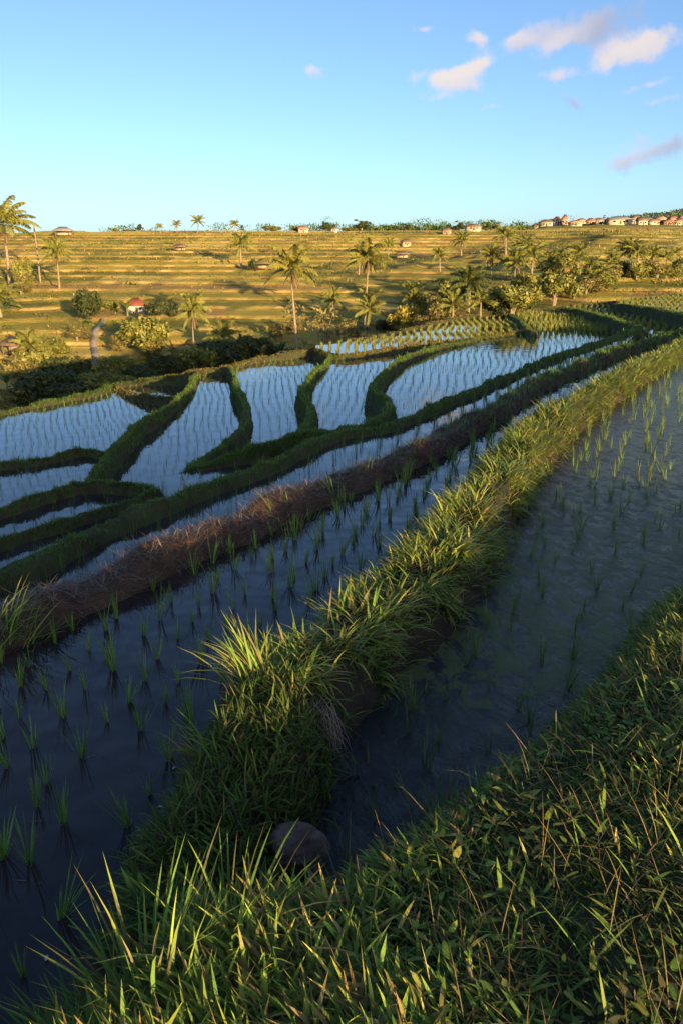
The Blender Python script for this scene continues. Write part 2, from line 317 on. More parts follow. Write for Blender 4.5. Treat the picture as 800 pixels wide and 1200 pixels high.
def water_mat(name, base, murk=0.0, ripple=.012):
    m, nt, b, N, Lk = newmat(name)
    tc = N.new('ShaderNodeTexCoord')
    n = noise(N, Lk, 2.2, 8, tc.outputs['Object'], .7)
    r = ramp(N, [(.3, tuple(c*.45 for c in base)), (.7, tuple(c*1.7 for c in base))]); Lk.new(n.outputs['Fac'], r.inputs[0])
    b.inputs['Roughness'].default_value = .03; b.inputs['IOR'].default_value = 1.333; b.inputs['Specular IOR Level'].default_value = .5
    bp = N.new('ShaderNodeBump'); bp.inputs['Strength'].default_value = 1; bp.inputs['Distance'].default_value = ripple
    n2 = noise(N, Lk, 2.5, 2, tc.outputs['Object']); Lk.new(n2.outputs['Fac'], bp.inputs['Height']); Lk.new(bp.outputs[0], b.inputs['Normal'])
    col = r.outputs[0]
    if murk:
        # silt and algae film lying on the surface in streaks
        mp = N.new('ShaderNodeMapping'); mp.inputs['Scale'].default_value = (1, .7, 1); mp.inputs['Rotation'].default_value = (0, 0, .9); Lk.new(tc.outputs['Object'], mp.inputs[0])
        n3 = noise(N, Lk, 8.5, 8, mp.outputs[0], .66); n3.inputs['Distortion'].default_value = .35
        n4 = noise(N, Lk, .55, 3, tc.outputs['Object'])
        sx = N.new('ShaderNodeSeparateXYZ'); Lk.new(tc.outputs['Object'], sx.inputs[0])
        near = N.new('ShaderNodeMapRange'); near.inputs[1].default_value = 9; near.inputs[2].default_value = 3.4; near.inputs[3].default_value = -.02; near.inputs[4].default_value = .12; Lk.new(sx.outputs[1], near.inputs[0])
        a = N.new('ShaderNodeMath'); a.operation = 'MULTIPLY_ADD'; a.inputs[1].default_value = .35; Lk.new(n4.outputs['Fac'], a.inputs[0]); Lk.new(n3.outputs['Fac'], a.inputs[2])
        in_ = N.new('ShaderNodeMapRange'); in_.inputs[1].default_value = 2.7; in_.inputs[2].default_value = 3.6; in_.inputs[3].default_value = -.35; in_.inputs[4].default_value = 0; Lk.new(sx.outputs[1], in_.inputs[0])
        a2 = N.new('ShaderNodeMath'); a2.operation = 'ADD'; Lk.new(a.outputs[0], a2.inputs[0])
        a3 = N.new('ShaderNodeMath'); a3.operation = 'ADD'; Lk.new(near.outputs[0], a3.inputs[0]); Lk.new(in_.outputs[0], a3.inputs[1]); Lk.new(a3.outputs[0], a2.inputs[1])
        mr = N.new('ShaderNodeMapRange'); mr.inputs[1].default_value = .69; mr.inputs[2].default_value = .77; mr.inputs[4].default_value = murk; Lk.new(a2.outputs[0], mr.inputs[0])
        rc0 = ramp(N, [(.35, (.11,.13,.042)), (.7, (.10,.095,.055))]); Lk.new(n.outputs['Fac'], rc0.inputs[0])
        far_ = N.new('ShaderNodeMapRange'); far_.inputs[1].default_value = 4.2; far_.inputs[2].default_value = 7.5; Lk.new(sx.outputs[1], far_.inputs[0])
        rc1 = ramp(N, [(.35, (.026,.022,.018)), (.7, (.055,.046,.038))]); Lk.new(n.outputs['Fac'], rc1.inputs[0])
        rc = N.new('ShaderNodeMix'); rc.data_type = 'RGBA'; Lk.new(far_.outputs[0], rc.inputs[0]); Lk.new(rc0.outputs[0], rc.inputs[6]); Lk.new(rc1.outputs[0], rc.inputs[7])
        mx = N.new('ShaderNodeMix'); mx.data_type = 'RGBA'; Lk.new(mr.outputs[0], mx.inputs[0]); Lk.new(col, mx.inputs[6]); Lk.new(rc.outputs[2], mx.inputs[7]); col = mx.outputs[2]
        ro = N.new('ShaderNodeMapRange'); ro.inputs[3].default_value = .05; ro.inputs[4].default_value = .25; Lk.new(mr.outputs[0], ro.inputs[0]); Lk.new(ro.outputs[0], b.inputs['Roughness'])
        so_ = N.new('ShaderNodeMapRange'); so_.inputs[3].default_value = .5; so_.inputs[4].default_value = .10; Lk.new(mr.outputs[0], so_.inputs[0]); Lk.new(so_.outputs[0], b.inputs['Specular IOR Level'])
        bp2 = N.new('ShaderNodeBump'); bp2.inputs['Strength'].default_value = .8; bp2.inputs['Distance'].default_value = .035
        Lk.new(a.outputs[0], bp2.inputs['Height']); Lk.new(bp.outputs[0], bp2.inputs['Normal']); Lk.new(bp2.outputs[0], b.inputs['Normal'])
    Lk.new(col, b.inputs['Base Color'])
    return m
M['water_dark'] = water_mat('water_over_dark_mud', (.034,.024,.024))
M['water_clear'] = water_mat('water_over_mud', (.034,.028,.028), 0, .006)
M['water_murky'] = water_mat('water_with_silt_and_algae', (.022,.018,.018), .95, .012)
# ------------------------------------------------------------------ terrain sheet (one heightfield, split by what it is)
NC = 430
rows = [-3.0]
while rows[-1] < 1000:
    Y = rows[-1]; a = max(Y, 0)
    rows.append(Y+(max(.032, min(.02+.0052*a, .5)) if Y < 235 else 5.0))
rows = np.array(rows); u = np.linspace(-1, 1, NC)
u = np.sign(u)*(.75*np.abs(u)+.25*np.abs(u)**2.2)
half = 6+.62*np.maximum(rows, 0)
GX = (half[:, None]*u[None]); GY = np.repeat(rows[:, None], NC, 1)
gz, own = H(GX, GY, True)
GV = np.stack([GX.ravel(), GY.ravel(), gz], 1)
R = len(rows); idx = np.arange(R*NC).reshape(R, NC)
Q = np.stack([idx[:-1, :-1], idx[:-1, 1:], idx[1:, 1:], idx[1:, :-1]], -1).reshape(-1, 4)
fo = own[Q].max(1); fo[(own[Q] == 99).any(1)] = 99
fy = GV[Q[:, 0], 1]
fo[(fo == -1) & (fy > 52)] = -2
def sub(sel):
    q = Q[sel]; uq, inv = np.unique(q, return_inverse=True)
    return GV[uq], inv.reshape(-1, 4)
STY = {'lush': 'soil', 'straw': 'brown_soil', 'green': 'green_soil', 'lit': 'green_soil', 'weeds': 'soil'}
BL = {'CB': 'broad bund crowned with long sunlit yellow-green grass beside the murky paddy', 'BB': 'bare brown bund covered in dry straw above the dark paddy',
 'GB': 'long dark green bund running just behind the brown straw bund', 'L3': 'narrow shaded bund at the left edge just above the long green bund',
 'L2': 'curved shaded bund at the left ending in a bare earth tip', 'L1': 'short low bund dividing the widest blue paddy on the left',
 'AB': 'S-shaped green bund between the widest blue paddy and its right neighbour', 'AAB': 'short brown bund below the small sliver paddy at the valley edge',
 'G2': 'shaded green bund along the foot of the curved blue paddies', 'BC': 'curved green bund like a bracket below the tall slim palm', 'CD': 'winding green bund right of the tall slim palm',
 'DE': 'bund with a hooked bend in the middle of the picture', 'FE': 'thin sunlit grassy bund below the yellow rice rows', 'FB': 'tiny dark bund at the end of the wavy yellow rice rows',
 'FB2': 'dark shadowed bund beside the far sunlit rice rows on the right', 'GB3': 'farthest dark shadowed bund at the right edge', 'EDGE': 'sunlit grassy lip of the terraces along the valley edge', 'CN': 'weedy dark bank joining the near grass to the end of the sunlit bund'}
for i, nm in enumerate(BUND):
    s = fo == i
    if s.any():
        v, f = sub(s); o = link('bund', mesh_np('bund', v, [f], M[STY[BUND[nm]['style']]], smooth=True)); tag(o, BL[nm], 'bund', None, 'structure')
v, f = sub(fo == 99); tag(link('bank', mesh_np('bank', v, [f], M['mossy_soil'], smooth=True)), 'near grassy bank the photo is taken from', 'bank', None, 'structure')
v, f = sub(fo == -1); tag(link('ground', mesh_np('ground', v, [f], M['lit_soil'], smooth=True)), 'earth under and around the flooded terraces', 'ground', None, 'structure')
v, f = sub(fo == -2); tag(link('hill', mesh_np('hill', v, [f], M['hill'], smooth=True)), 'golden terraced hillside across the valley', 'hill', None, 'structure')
zb = np.array([[-400, -400, .1], [400, -400, .1], [400, -2.98, .1], [-400, -2.98, .1]])
tag(link('land', mesh_np('land', zb, [np.array([[0, 1, 2, 3]])], M['lit_soil'])), 'open land behind the near grassy bank', 'land', None, 'structure')
WL = {'P1': ('water_murky', 'murky silty water of the right-hand paddy'), 'P2': ('water_dark', 'dark mirror water of the near paddy'), 'P3': ('water_clear', 'narrow strip of water between brown and green bunds')}
for nm, f in FIELD.items():
    V = np.column_stack([f['P'], np.full(len(f['P']), f['z'])])
    me = bpy.data.meshes.new('water'); me.from_pydata([tuple(p) for p in V], [], [list(range(len(V)))]); me.update()
    mt, lb = WL.get(nm, ('water_clear', None)); me.materials.append(M[mt])
    if me.polygons[0].normal.z < 0: me.flip_normals()
    o = link('water', me); tag(o, lb or {'A': 'blue water of the widest paddy at the left', 'A2': 'blue water of the narrow paddy below the widest one', 'A3': 'water strip above the lowest left bund', 'A4': 'thin water strip along the long green bund',
        'AA': 'small sliver of water at the valley edge', 'B': 'blue water of the paddy left of the bracket-shaped bund', 'C': 'blue water of the paddy below the tall slim palm', 'D': 'blue water of the paddy left of the hooked bund',
        'E': 'large blue paddy water right of the hooked bund', 'FF': 'water under the wavy yellow rice rows', 'G': 'shallow water of the far right sunlit paddy', 'HH': 'water of the farthest paddy at the right edge'}[nm], 'water', None, 'structure')
# ------------------------------------------------------------------ blades
def blades(P, Ln, Wd, az, lean, curl, col, seg=3, twist=0.0, tipcol=None):
    N = len(P); V = np.zeros((N, 2*seg+1, 3)); p = np.array(P, float).copy()
    dh = np.stack([np.cos(az), np.sin(az), 0*az], 1); sd = np.stack([-np.sin(az+twist), np.cos(az+twist), 0*az], 1)
    for k in range(seg+1):
        t = k/seg
        w = Wd*(.55+.9*t-1.45*t*t) if seg > 1 else Wd*.5*(1-t)
        if k < seg:
            V[:, 2*k] = p-sd*w[:, None]*.5; V[:, 2*k+1] = p+sd*w[:, None]*.5
        else: V[:, 2*k] = p
        a = lean+curl*(t+.5/seg)
        p = p+(Ln/seg)[:, None]*(np.sin(a)[:, None]*dh+np.cos(a)[:, None]*np.array([0, 0, 1.0]))
    b = np.arange(N)[:, None]*(2*seg+1)
    q = np.concatenate([b+np.array([[2*k, 2*k+1, 2*k+3, 2*k+2]]) for k in range(seg-1)], 0) if seg > 1 else np.zeros((0, 4), int)
    t3 = b+np.array([[2*seg-2, 2*seg-1, 2*seg]])
    C = np.repeat(col[:, None], 2*seg+1, 1)
    if tipcol is not None:
        k = np.clip((np.arange(2*seg+1)//2)/seg, 0, 1)[None, :, None]**1.5; C = C*(1-k)+tipcol[:, None]*k
    return V.reshape(-1, 3), q, t3, C.reshape(-1, 3)
class Acc:
    def __init__(s): s.V = []; s.q = []; s.t = []; s.C = []; s.n = 0
    def add(s, r):
        V, q, t, C = r; s.V.append(V); s.q.append(q+s.n); s.t.append(t+s.n); s.C.append(C); s.n += len(V)
    def mesh(s, name, mat): return mesh_np(name, np.vstack(s.V), [np.vstack(s.q), np.vstack(s.t)], mat, np.vstack(s.C))
def U(a, b, n): return rng.uniform(a, b, n)
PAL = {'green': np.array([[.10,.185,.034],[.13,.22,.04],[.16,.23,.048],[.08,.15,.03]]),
       'lush': np.array([[.18,.28,.050],[.25,.32,.06],[.32,.34,.07],[.36,.33,.085],[.13,.22,.045]]),
       'dry': np.array([[.30,.22,.09],[.22,.15,.06],[.35,.28,.12]]),
       'fg': np.array([[.12,.20,.038],[.15,.25,.045],[.21,.27,.05],[.09,.15,.032],[.28,.27,.06],[.14,.12,.05]]),
       'straw': np.array([[.15,.105,.085],[.20,.145,.115],[.10,.068,.055],[.26,.195,.15]]),
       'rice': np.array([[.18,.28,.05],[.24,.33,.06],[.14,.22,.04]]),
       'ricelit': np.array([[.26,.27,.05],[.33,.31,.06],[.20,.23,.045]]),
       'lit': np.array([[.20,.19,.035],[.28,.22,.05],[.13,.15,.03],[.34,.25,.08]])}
def pal(name, n, jit=.25):
    p = PAL[name]; return p[rng.integers(0, len(p), n)]*U(1-jit, 1+jit, n)[:, None]
def along(nm, n, lo=-1, hi=1, tmin=0., tmax=1., ymax=1e9, bias=None):
    """n random points on a bund, measured across it from -1 to 1 of its half width"""
    B = BUND[nm]; S = B['S']; seg = np.hypot(*np.diff(S[:, :2], axis=0).T); cum = np.concatenate([[0], np.cumsum(seg)])
    u_ = U(tmin, tmax, n)
    if bias: # denser close to the viewer
        mid = .5*(S[1:]+S[:-1]); ww = seg/np.maximum(2.5, np.hypot(mid[:, 0], mid[:, 1]))**bias; cw = np.concatenate([[0], np.cumsum(ww)]); cw /= cw[-1]
        s = np.interp(u_, cw, cum)
    else: s = u_*cum[-1]
    k = np.interp(s, cum, np.arange(len(S))); x = np.interp(k, np.arange(len(S)), S[:, 0]); y = np.interp(k, np.arange(len(S)), S[:, 1])
    i = np.minimum(k.astype(int), len(S)-2); dx, dy = (S[i+1]-S[i])[:, :2].T; l = np.hypot(dx, dy)+1e-9
    off = U(lo, hi, n)*np.interp(k, np.arange(len(S)), B['w'])
    x = x-dy/l*off; y = y+dx/l*off
    m = y < ymax; x = x[m]; y = y[m]
    return x, y, off[m], np.arctan2(dx, -dy)[m]      # angle of the left-hand normal
def water_level(x, y):
    w = np.full(x.shape, -99.)
    for f in FIELD.values(): w[inside(f['P'], x, y)] = f['z']
    return w
def on_ground(x, y, lift=0.0):
    z = H(x, y); m = z > water_level(x, y)+lift; return z, m
# short grass on the shaded bunds
def bund_grass(nm, n, l0, l1, wd, palette, label, dry=.06):
    x, y, off, na = along(nm, n, -.95, .95, bias=.8)
    z, m = on_ground(x, y, .03); x, y, z = x[m], y[m], z[m]; n = len(x)
    dist = np.hypot(x, y)
    f_ = fbm(x*2.6, y*2.6, 33, 3); k_ = f_+.85 > .45*rng.random(n); x, y, z, dist, f_ = x[k_], y[k_], z[k_], dist[k_], f_[k_]; n = len(x)
    clump = np.where(f_ > .38, 2.6, np.clip(1.1+1.5*f_, .75, 1.9))
    col = pal(palette, n); d = rng.random(n) < dry; col[d] = pal('dry', d.sum())*.7
    if nm == 'EDGE': g = x < -5.5+U(-1, 1, n); col[g] = pal('green', g.sum())*.8  # left stretch lies in shade: its grass is coloured darker and greener
    az = U(0, 2*pi, n)
    r = blades(np.stack([x, y, z-.015], 1), U(l0, l1, n)*clump, wd*np.clip(dist/8, .7, 2.4)*U(.7, 1.3, n), az, U(.1, .7, n), U(.3, 1.1, n), col, 2)
    A = Acc(); A.add(r); tag(link('grass', A.mesh('grass', M['blade'])), label, 'grass', None, 'stuff')
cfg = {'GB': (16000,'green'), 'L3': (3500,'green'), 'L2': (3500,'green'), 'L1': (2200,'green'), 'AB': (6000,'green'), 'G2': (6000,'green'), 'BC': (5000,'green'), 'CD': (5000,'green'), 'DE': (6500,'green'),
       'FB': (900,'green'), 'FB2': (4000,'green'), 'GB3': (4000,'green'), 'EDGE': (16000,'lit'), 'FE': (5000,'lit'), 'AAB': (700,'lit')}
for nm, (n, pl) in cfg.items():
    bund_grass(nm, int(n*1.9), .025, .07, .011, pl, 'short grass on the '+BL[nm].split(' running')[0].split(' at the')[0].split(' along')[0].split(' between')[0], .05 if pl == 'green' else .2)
# the far right half of the brown bund carries green grass too
x, y, off, na = along('BB', 15000, -.9, .9, .0, 1., bias=.5)
z, m = on_ground(x, y, .03); keep = m & (rng.random(len(x)) < np.clip((x+.3)/4, .0, 1)**.8); x, y, z = x[keep], y[keep], z[keep]; n = len(x)
A = Acc(); A.add(blades(np.stack([x, y, z-.01], 1), U(.05, .14, n), .014*np.clip(np.hypot(x, y)/9, .7, 2.2), U(0, 6.28, n), U(.1, .8, n), U(.3, 1.1, n), pal('green', n), 2))
tag(link('grass', A.mesh('grass', M['blade'])), 'dark grass on the far end of the brown bund', 'grass', None, 'stuff')
# dry straw strewn over the brown bund
x, y, off, na = along('BB', 30000, -.95, .95, .0, .75, bias=1.1)
z, m = on_ground(x, y, .0); x, y, z = x[m], y[m], z[m]; n = len(x)
A = Acc(); A.add(blades(np.stack([x, y, z+U(0, .02, n)], 1), U(.05, .16, n), U(.004, .009, n), U(0, 6.28, n), U(1.1, 1.75, n), U(-.3, .4, n), pal('straw', n, .4), 2))
tag(link('straw', A.mesh('straw', M['straw'])), 'dry brown straw strewn over the bare bund', 'straw', None, 'stuff')
# sparse weeds at the foot of the brown bund
# long grass along the sunlit bund: clumps that spray outwards
def lush():
    A = Acc()
    for (nc, t0, t1, per, ls, wd) in ((600, 0., .34, 46, .92, .017), (650, .34, .62, 26, .8, .022), (700, .62, 1., 18, .7, .028)):
        cx, cy, off, na = along('CB', nc, -.72, .72, t0, t1)
        keep = np.ones(len(cx), bool)
        for x0, y0, o0, a0 in zip(cx[keep], cy[keep], off[keep], na[keep]):
            n = per+random.randint(-8, 8); r = np.abs(rng.normal(0, .07, n)); th = U(0, 6.28, n)
            x = x0+r*np.cos(th); y = y0+r*np.sin(th)
            flow = a0+(pi if o0 < 0 else 0)+random.uniform(-.9, .9)
            az = np.where(rng.random(n) < .65, flow+rng.normal(0, .55, n), th)
            tone = random.random()
            col = pal('lush', n, .3)*(.55+.65*tone); d = rng.random(n) < .09; col[d] = pal('dry', d.sum())
            Lg = U(.12, .27, n)*ls*random.uniform(.75, 1.15)
            P = np.stack([x, y, np.zeros(n)], 1)
            A.add((lambda: blades(P, Lg, U(.7, 1.25, n)*wd, az, U(.25, 1.15, n), U(.5, 1.7, n), col, 4, U(-.5, .5, n)))())
    V = np.vstack(A.V); nv = 9
    base = V.reshape(-1, nv, 3); b = (base[:, 0]+base[:, 1])*.5
    z, m = on_ground(b[:, 0], b[:, 1], -.02)
    base[:, :, 2] += z[:, None]-.02
    keep = m
    V = base[keep].reshape(-1, 3); C = np.vstack(A.C).reshape(-1, nv, 3)[keep].reshape(-1, 3); N = keep.sum(); bb = np.arange(N)[:, None]*nv
    q = np.concatenate([bb+np.array([[2*k, 2*k+1, 2*k+3, 2*k+2]]) for k in range(3)], 0); t = bb+np.array([[6, 7, 8]])
    tag(link('grass', mesh_np('grass', V, [q, t], M['blade'], C)), 'long arching sunlit grass covering the broad bund', 'grass', None, 'stuff')
lush()
# foreground bank grass
def fg():
    A = Acc()
    n = 210000; x = U(-2.4, 4.2, n); y = .95+4.6*U(0, 1, n)**1.25
    px = 400+F*x/np.maximum(.3, (y*cos(PITCH)+1.7*sin(PITCH)))
    m = inside(FGP, x, y) & (px > -220) & (px < 1020); x, y = x[m], y[m]
    z, m = on_ground(x, y, .02); x, y, z = x[m], y[m], z[m]; n = len(x)
    cl = fbm(x*1.6, y*1.6, 51, 3); dr = fbm(x*2.3, y*2.3, 55, 3)
    flow = 2.2+3.0*fbm(x*.8, y*.8, 52, 2)
    az = np.where(rng.random(n) < .5, flow+rng.normal(0, .7, n), U(0, 6.28, n))
    left = ss((-x+.35)/.9)
    Lg = U(.045, .115, n)*(1+.8*np.clip(cl, -.25, .9))*(.74+.86*left)
    col = pal('fg', n, .35)*(1+.5*cl)[:, None]; d = rng.random(n) < np.clip(.02+.13*ss((x+.3)/1.4)+.25*dr, 0, .3); col[d] = pal('dry', d.sum(), .4)
    tip = col*np.where(rng.random(n) < .3, 1, 0)[:, None]*np.array([1.5, 1.1, .7])+col*.75  # some tips yellowed: dryness plus sunlight put into the colour
    A.add(blades(np.stack([x, y, z-.01], 1), Lg, U(.009, .020, n)*np.clip(Lg/.09, .6, 1.2), az, U(.3, 1.35, n), U(.2, 1.0, n), col, 3, U(-.6, .6, n), tip))
    # creeping broad-leaved weeds and thin dry stems
    for N_, l0, l1, w0, w1, e0, e1, pn, gn in ((26000, .025, .055, .016, .032, .8, 1.5, 'fg', 1.1), (9000, .08, .2, .0025, .004, .2, 1.4, 'dry', .8), (6000, .04, .09, .01, .018, .6, 1.5, 'lush', .9)):
        x = U(-2.2, 4.0, N_); y = .95+4.4*U(0, 1, N_)**1.2; g_ = fbm(x*2.4, y*2.4, 57+N_ % 7, 3); m = inside(FGP, x, y) & (g_ > .5*rng.random(N_)-.25); x, y = x[m], y[m]
        z, m = on_ground(x, y, .02); x, y, z = x[m], y[m], z[m]; k_ = len(x)
        A.add(blades(np.stack([x, y, z+U(0, .045, k_)], 1), U(l0, l1, k_), U(w0, w1, k_), U(0, 6.28, k_), U(e0, e1, k_), U(.0, .8, k_), pal(pn, k_, .35)*gn, 3, U(-.6, .6, k_)))
    # taller scattered blades
    n = 700; x = U(-2.2, 3.4, n); y = U(1.2, 5.2, n); m = inside(FGP, x, y); x, y = x[m], y[m]; z, m = on_ground(x, y, .02); x, y, z = x[m], y[m], z[m]; n = len(x)
    A.add(blades(np.stack([x, y, z-.01], 1), U(.10, .22, n), U(.006, .012, n), U(0, 6.28, n), U(.2, .9, n), U(.2, 1.2, n), pal('fg', n, .3)*1.3, 3, U(-.4, .4, n)))
    tag(link('grass', A.mesh('grass', M['blade'])), 'short mixed grass with tips tinted dry and sunlit on the near bank', 'grass', None, 'stuff')
fg()
def tuft(label, cx, cy, n, l0, l1, wd, spread, palette, lean=(.05,.55), curl=(.2,1.1), cat='grass tuft', name='grass_tuft', dry=.05, gain=1.0, flow=None):
    r = np.minimum(np.abs(rng.normal(0, spread, n)), 1.6*spread); th = U(0, 6.28, n); x = cx+r*np.cos(th); y = cy+r*np.sin(th)
    z0 = H1(cx, cy); z = H(x, y); col = pal(palette, n, .3)*gain; d = rng.random(n) < dry; col[d] = pal('dry', d.sum())
    az = th if flow is None else flow+rng.normal(0, .6, n)
    A = Acc(); A.add(blades(np.stack([x-cx, y-cy, z-z0-.02], 1), U(l0, l1, n), U(.7, 1.3, n)*wd, az, U(*lean, n), U(*curl, n), col, 4, U(-.4, .4, n)))
    o = link(name, A.mesh(name, M['blade'])); o.location = (cx, cy, z0); tag(o, label, cat); return o
def tuft_px(label, px, py, zz, *a, **k):
    p = at(px, py, zz); return tuft(label, p[0], p[1], *a, **k)
tuft_px('tall upright clump of broad grass at the bottom edge left of centre', 172, 1165, .4, 95, .22, .46, .013, .09, 'fg', (.02,.4), (.1,.7), gain=1.35)
tuft_px('arching blue-green grass clump at the lower left corner of the bank', 95, 1185, .3, 80, .2, .38, .012, .09, 'fg', (.3,.9), (.3,.9), flow=2.8, gain=1.1)
tuft_px('loose grass clump on the bank below the stone', 270, 1130, .42, 60, .16, .34, .011, .1, 'fg', (.05,.6), (.2,1.), gain=1.3)
tuft_px('pale straw-coloured weed stalks beside the stone', 408, 1035, .3, 16, .14, .3, .006, .03, 'dry', (.0,.5), (.1,.8))
tuft_px('pointed grass blades at the edge of the inlet pool', 520, 925, .3, 34, .14, .3, .009, .08, 'fg', (.0,.5), (.1,.8), gain=1.3)
tuft_px('yellow-green tuft at the bank edge beside the inlet pool', 556, 920, .32, 55, .06, .15, .009, .07, 'lush', gain=1.3)
tuft_px('leafy sprout growing in the inlet pool', 432, 905, .12, 16, .12, .24, .02, .04, 'fg', (.2,.7), (.2,.8), cat='plant', name='water_plant')
tuft_px('spray of bright long grass on the near end of the sunlit bund', 300, 800, .38, 85, .2, .38, .012, .07, 'lush', (.2,.9), (.4,1.3), flow=2.4, gain=1.0)
tuft_px('grass tuft with pale tips on the brown bund', 345, 586, .24, 70, .12, .3, .010, .12, 'lush', (.05,.6), (.2,.9), gain=.9)
tuft_px('small grass tuft on the brown bund near the bend', 398, 560, .24, 40, .1, .26, .010, .09, 'lush', (.05,.6), (.2,.9), gain=.8)
tuft_px('pale long grass tuft at the left edge of the brown bund', 8, 712, .25, 80, .2, .42, .013, .1, 'lush', (.1,.8), (.3,1.1), flow=.3, gain=1.0)
tuft_px('thin weedy tuft at the water foot of the sunlit bund', 487, 818, .14, 60, .1, .2, .008, .09, 'fg', (.0,.4), (.1,.6))
tuft_px('bluish grass rosette on the weedy bank', 246, 905, .25, 40, .14, .28, .013, .05, 'fg', (.3,.9), (.3,.9), flow=2.9)
# weeds of the joining bank: small broad leaves
x, y, off, na = along('CN', 5200, -1.15, 1.0); z, m = on_ground(x, y, .0); x, y, z = x[m], y[m], z[m]; n = len(x)
A = Acc(); A.add(blades(np.stack([x, y, z+U(-.01, .05, n)], 1), U(.04, .14, n), U(.008, .016, n), U(0, 6.28, n), U(.1, 1.3, n), U(.2, 1.3, n), pal('fg', n, .4)*.7, 3, U(-.6, .6, n)))
x, y, off, na = along('CB', 1500, -1., -.5, 0., .3); z, m = on_ground(x, y, .0); x, y, z = x[m], y[m], z[m]; n = len(x)
A.add(blades(np.stack([x, y, z], 1), U(.05, .16, n), U(.007, .013, n), U(0, 6.28, n), U(.3, 1.5, n), U(.2, 1.3, n), pal('fg', n, .4)*.7, 3, U(-.6, .6, n)))
tag(link('weeds', A.mesh('weeds', M['blade'])), 'dark broad-leaved weeds on the bank beside the inlet', 'weeds', None, 'stuff')
# roots hanging from the washed-out end of the bund
p = at(355, 838, .32); n = 260; x = p[0]+U(-.13, .13, n); y = p[1]+U(-.05, .12, n)
A = Acc(); A.add(blades(np.stack([x, y, p[2]+U(-.08, .06, n)], 1), U(.1, .26, n), U(.003, .006, n), U(-2.6, -.6, n), U(1.5, 2.3, n), U(.3, 1., n), pal('straw', n, .4)*1.1, 3))
tag(link('roots', A.mesh('roots', M['straw'])), 'brown roots hanging from the washed-out end of the sunlit bund', 'roots', None, 'stuff')
# ------------------------------------------------------------------ rice
def seed_mesh(k, n, h, palette, gain=1.0, spread=.16):
    th = U(0, 6.28, n); r = U(0, .014, n)
    A = Acc(); A.add(blades(np.stack([r*np.cos(th), r*np.sin(th), np.full(n, -.03)], 1), U(.6, 1.1, n)*h, U(.005, .008, n), th, np.abs(rng.normal(0, spread, n)), U(.05, .5, n), pal(palette, n)*gain, 3))
    return A.mesh('rice_seedling', M['rice'])
SEED = [seed_mesh(k, 14+k % 7, .21+.015*(k % 3), 'rice', 1.1, .07+.03*(k % 4)) for k in range(8)]
SEED1 = [seed_mesh(k, 8+k % 4, .21, 'rice', .85, .1) for k in range(5)]
def rice_grid(nm, sp_r, sp_c, ang, jit, wave=0.0, miss=.05, margin=.0):
    P = FIELD[nm]['P']; c = .5*(P.min(0)+P.max(0)) if nm in ('P1', 'P2') else P.mean(0)
    if nm not in ('P1', 'P2'): ang = math.atan2(c[1], c[0])+ang-1.5
    R_ = np.hypot(*(P-c).T).max()
    a = np.arange(-R_, R_, sp_r); b = np.arange(-R_, R_, sp_c); a, b = np.meshgrid(a, b); a = a.ravel(); b = b.ravel()
    b2 = b+wave*np.sin(a*1.1+.5*np.sin(a*.31))+.12*vn(a*.6, b*.6, 7)
    x = c[0]+a*cos(ang)-b2*sin(ang)+rng.normal(0, jit, len(a)); y = c[1]+a*sin(ang)+b2*cos(ang)+rng.normal(0, jit, len(a))
    m = inside(P, x, y) & (rng.random(len(x)) > miss); x, y = x[m], y[m]
    z = H(x, y); m = z < FIELD[nm]['z']-.02; return x[m], y[m]
def proj(x, y, z):
    d = np.stack([x, y, np.zeros_like(x)+z-CAMH], -1); dep = d@FW
    return 400+F*(d@RT)/dep, 600-F*(d@UP)/dep, dep
one = []
for nm, sp, ang, sd, lab, grp, jt, ms in (('P2', .225, 1.38, SEED, 'young rice seedling standing in the dark mirror-like near paddy', 'rice seedlings in the dark near paddy', .03, .08), ('P1', .25, 1.2, SEED1, 'thin rice seedling standing in the murky silty right-hand paddy', 'rice seedlings in the murky right paddy', .06, .15)):
    x, y = rice_grid(nm, sp, sp, ang, jt, 0, ms); px, py, dep = proj(x, y, FIELD[nm]['z'])
    m = (dep > .5) & (px > -260) & (px < 1060); 
    for k in np.nonzero(m)[0]: one.append((dep[k], x[k], y[k], nm, sd, lab, grp, -5 < px[k] < 805 and py[k] < 1205))
one.sort(key=lambda t: t[0]); cnt = 0; rest = {'P1': [], 'P2': []}
for d, x, y, nm, sd, lab, grp, vis in one:
    if vis and cnt < 300:
        o = link('rice_seedling', sd[cnt % len(sd)]); o.location = (x, y, FIELD[nm]['z']); o.rotation_euler = (random.gauss(0, .1), random.gauss(0, .1), random.uniform(0, 6.28))
        s = random.uniform(.62, 1.2); o.scale = (s*random.uniform(.85, 1.3), s*random.uniform(.85, 1.3), s); tag(o, lab, 'rice seedling', grp); cnt += 1
    else: rest[nm].append((x, y))
def rice_mass(nm, x, y, nb, h, wd, palette, label, gain=1.0, spread=.2):
    n = len(x)
    if not n: return
    X = np.repeat(x, nb)+rng.normal(0, .012, n*nb); Y = np.repeat(y, nb)+rng.normal(0, .012, n*nb); N = n*nb
    sc = np.repeat(U(.75, 1.2, n), nb); dist = np.hypot(X, Y)
    A = Acc(); A.add(blades(np.stack([X, Y, np.full(N, FIELD[nm]['z']-.01)], 1), U(.7, 1.1, N)*h*sc, wd*np.clip(dist/14, .6, 2.5), U(0, 6.28, N), np.abs(rng.normal(0, spread, N)), U(.0, .5, N), pal(palette, N)*gain, 2))
    tag(link('rice_seedlings', A.mesh('rice_seedlings', M['rice'])), label, 'rice', None, 'stuff')
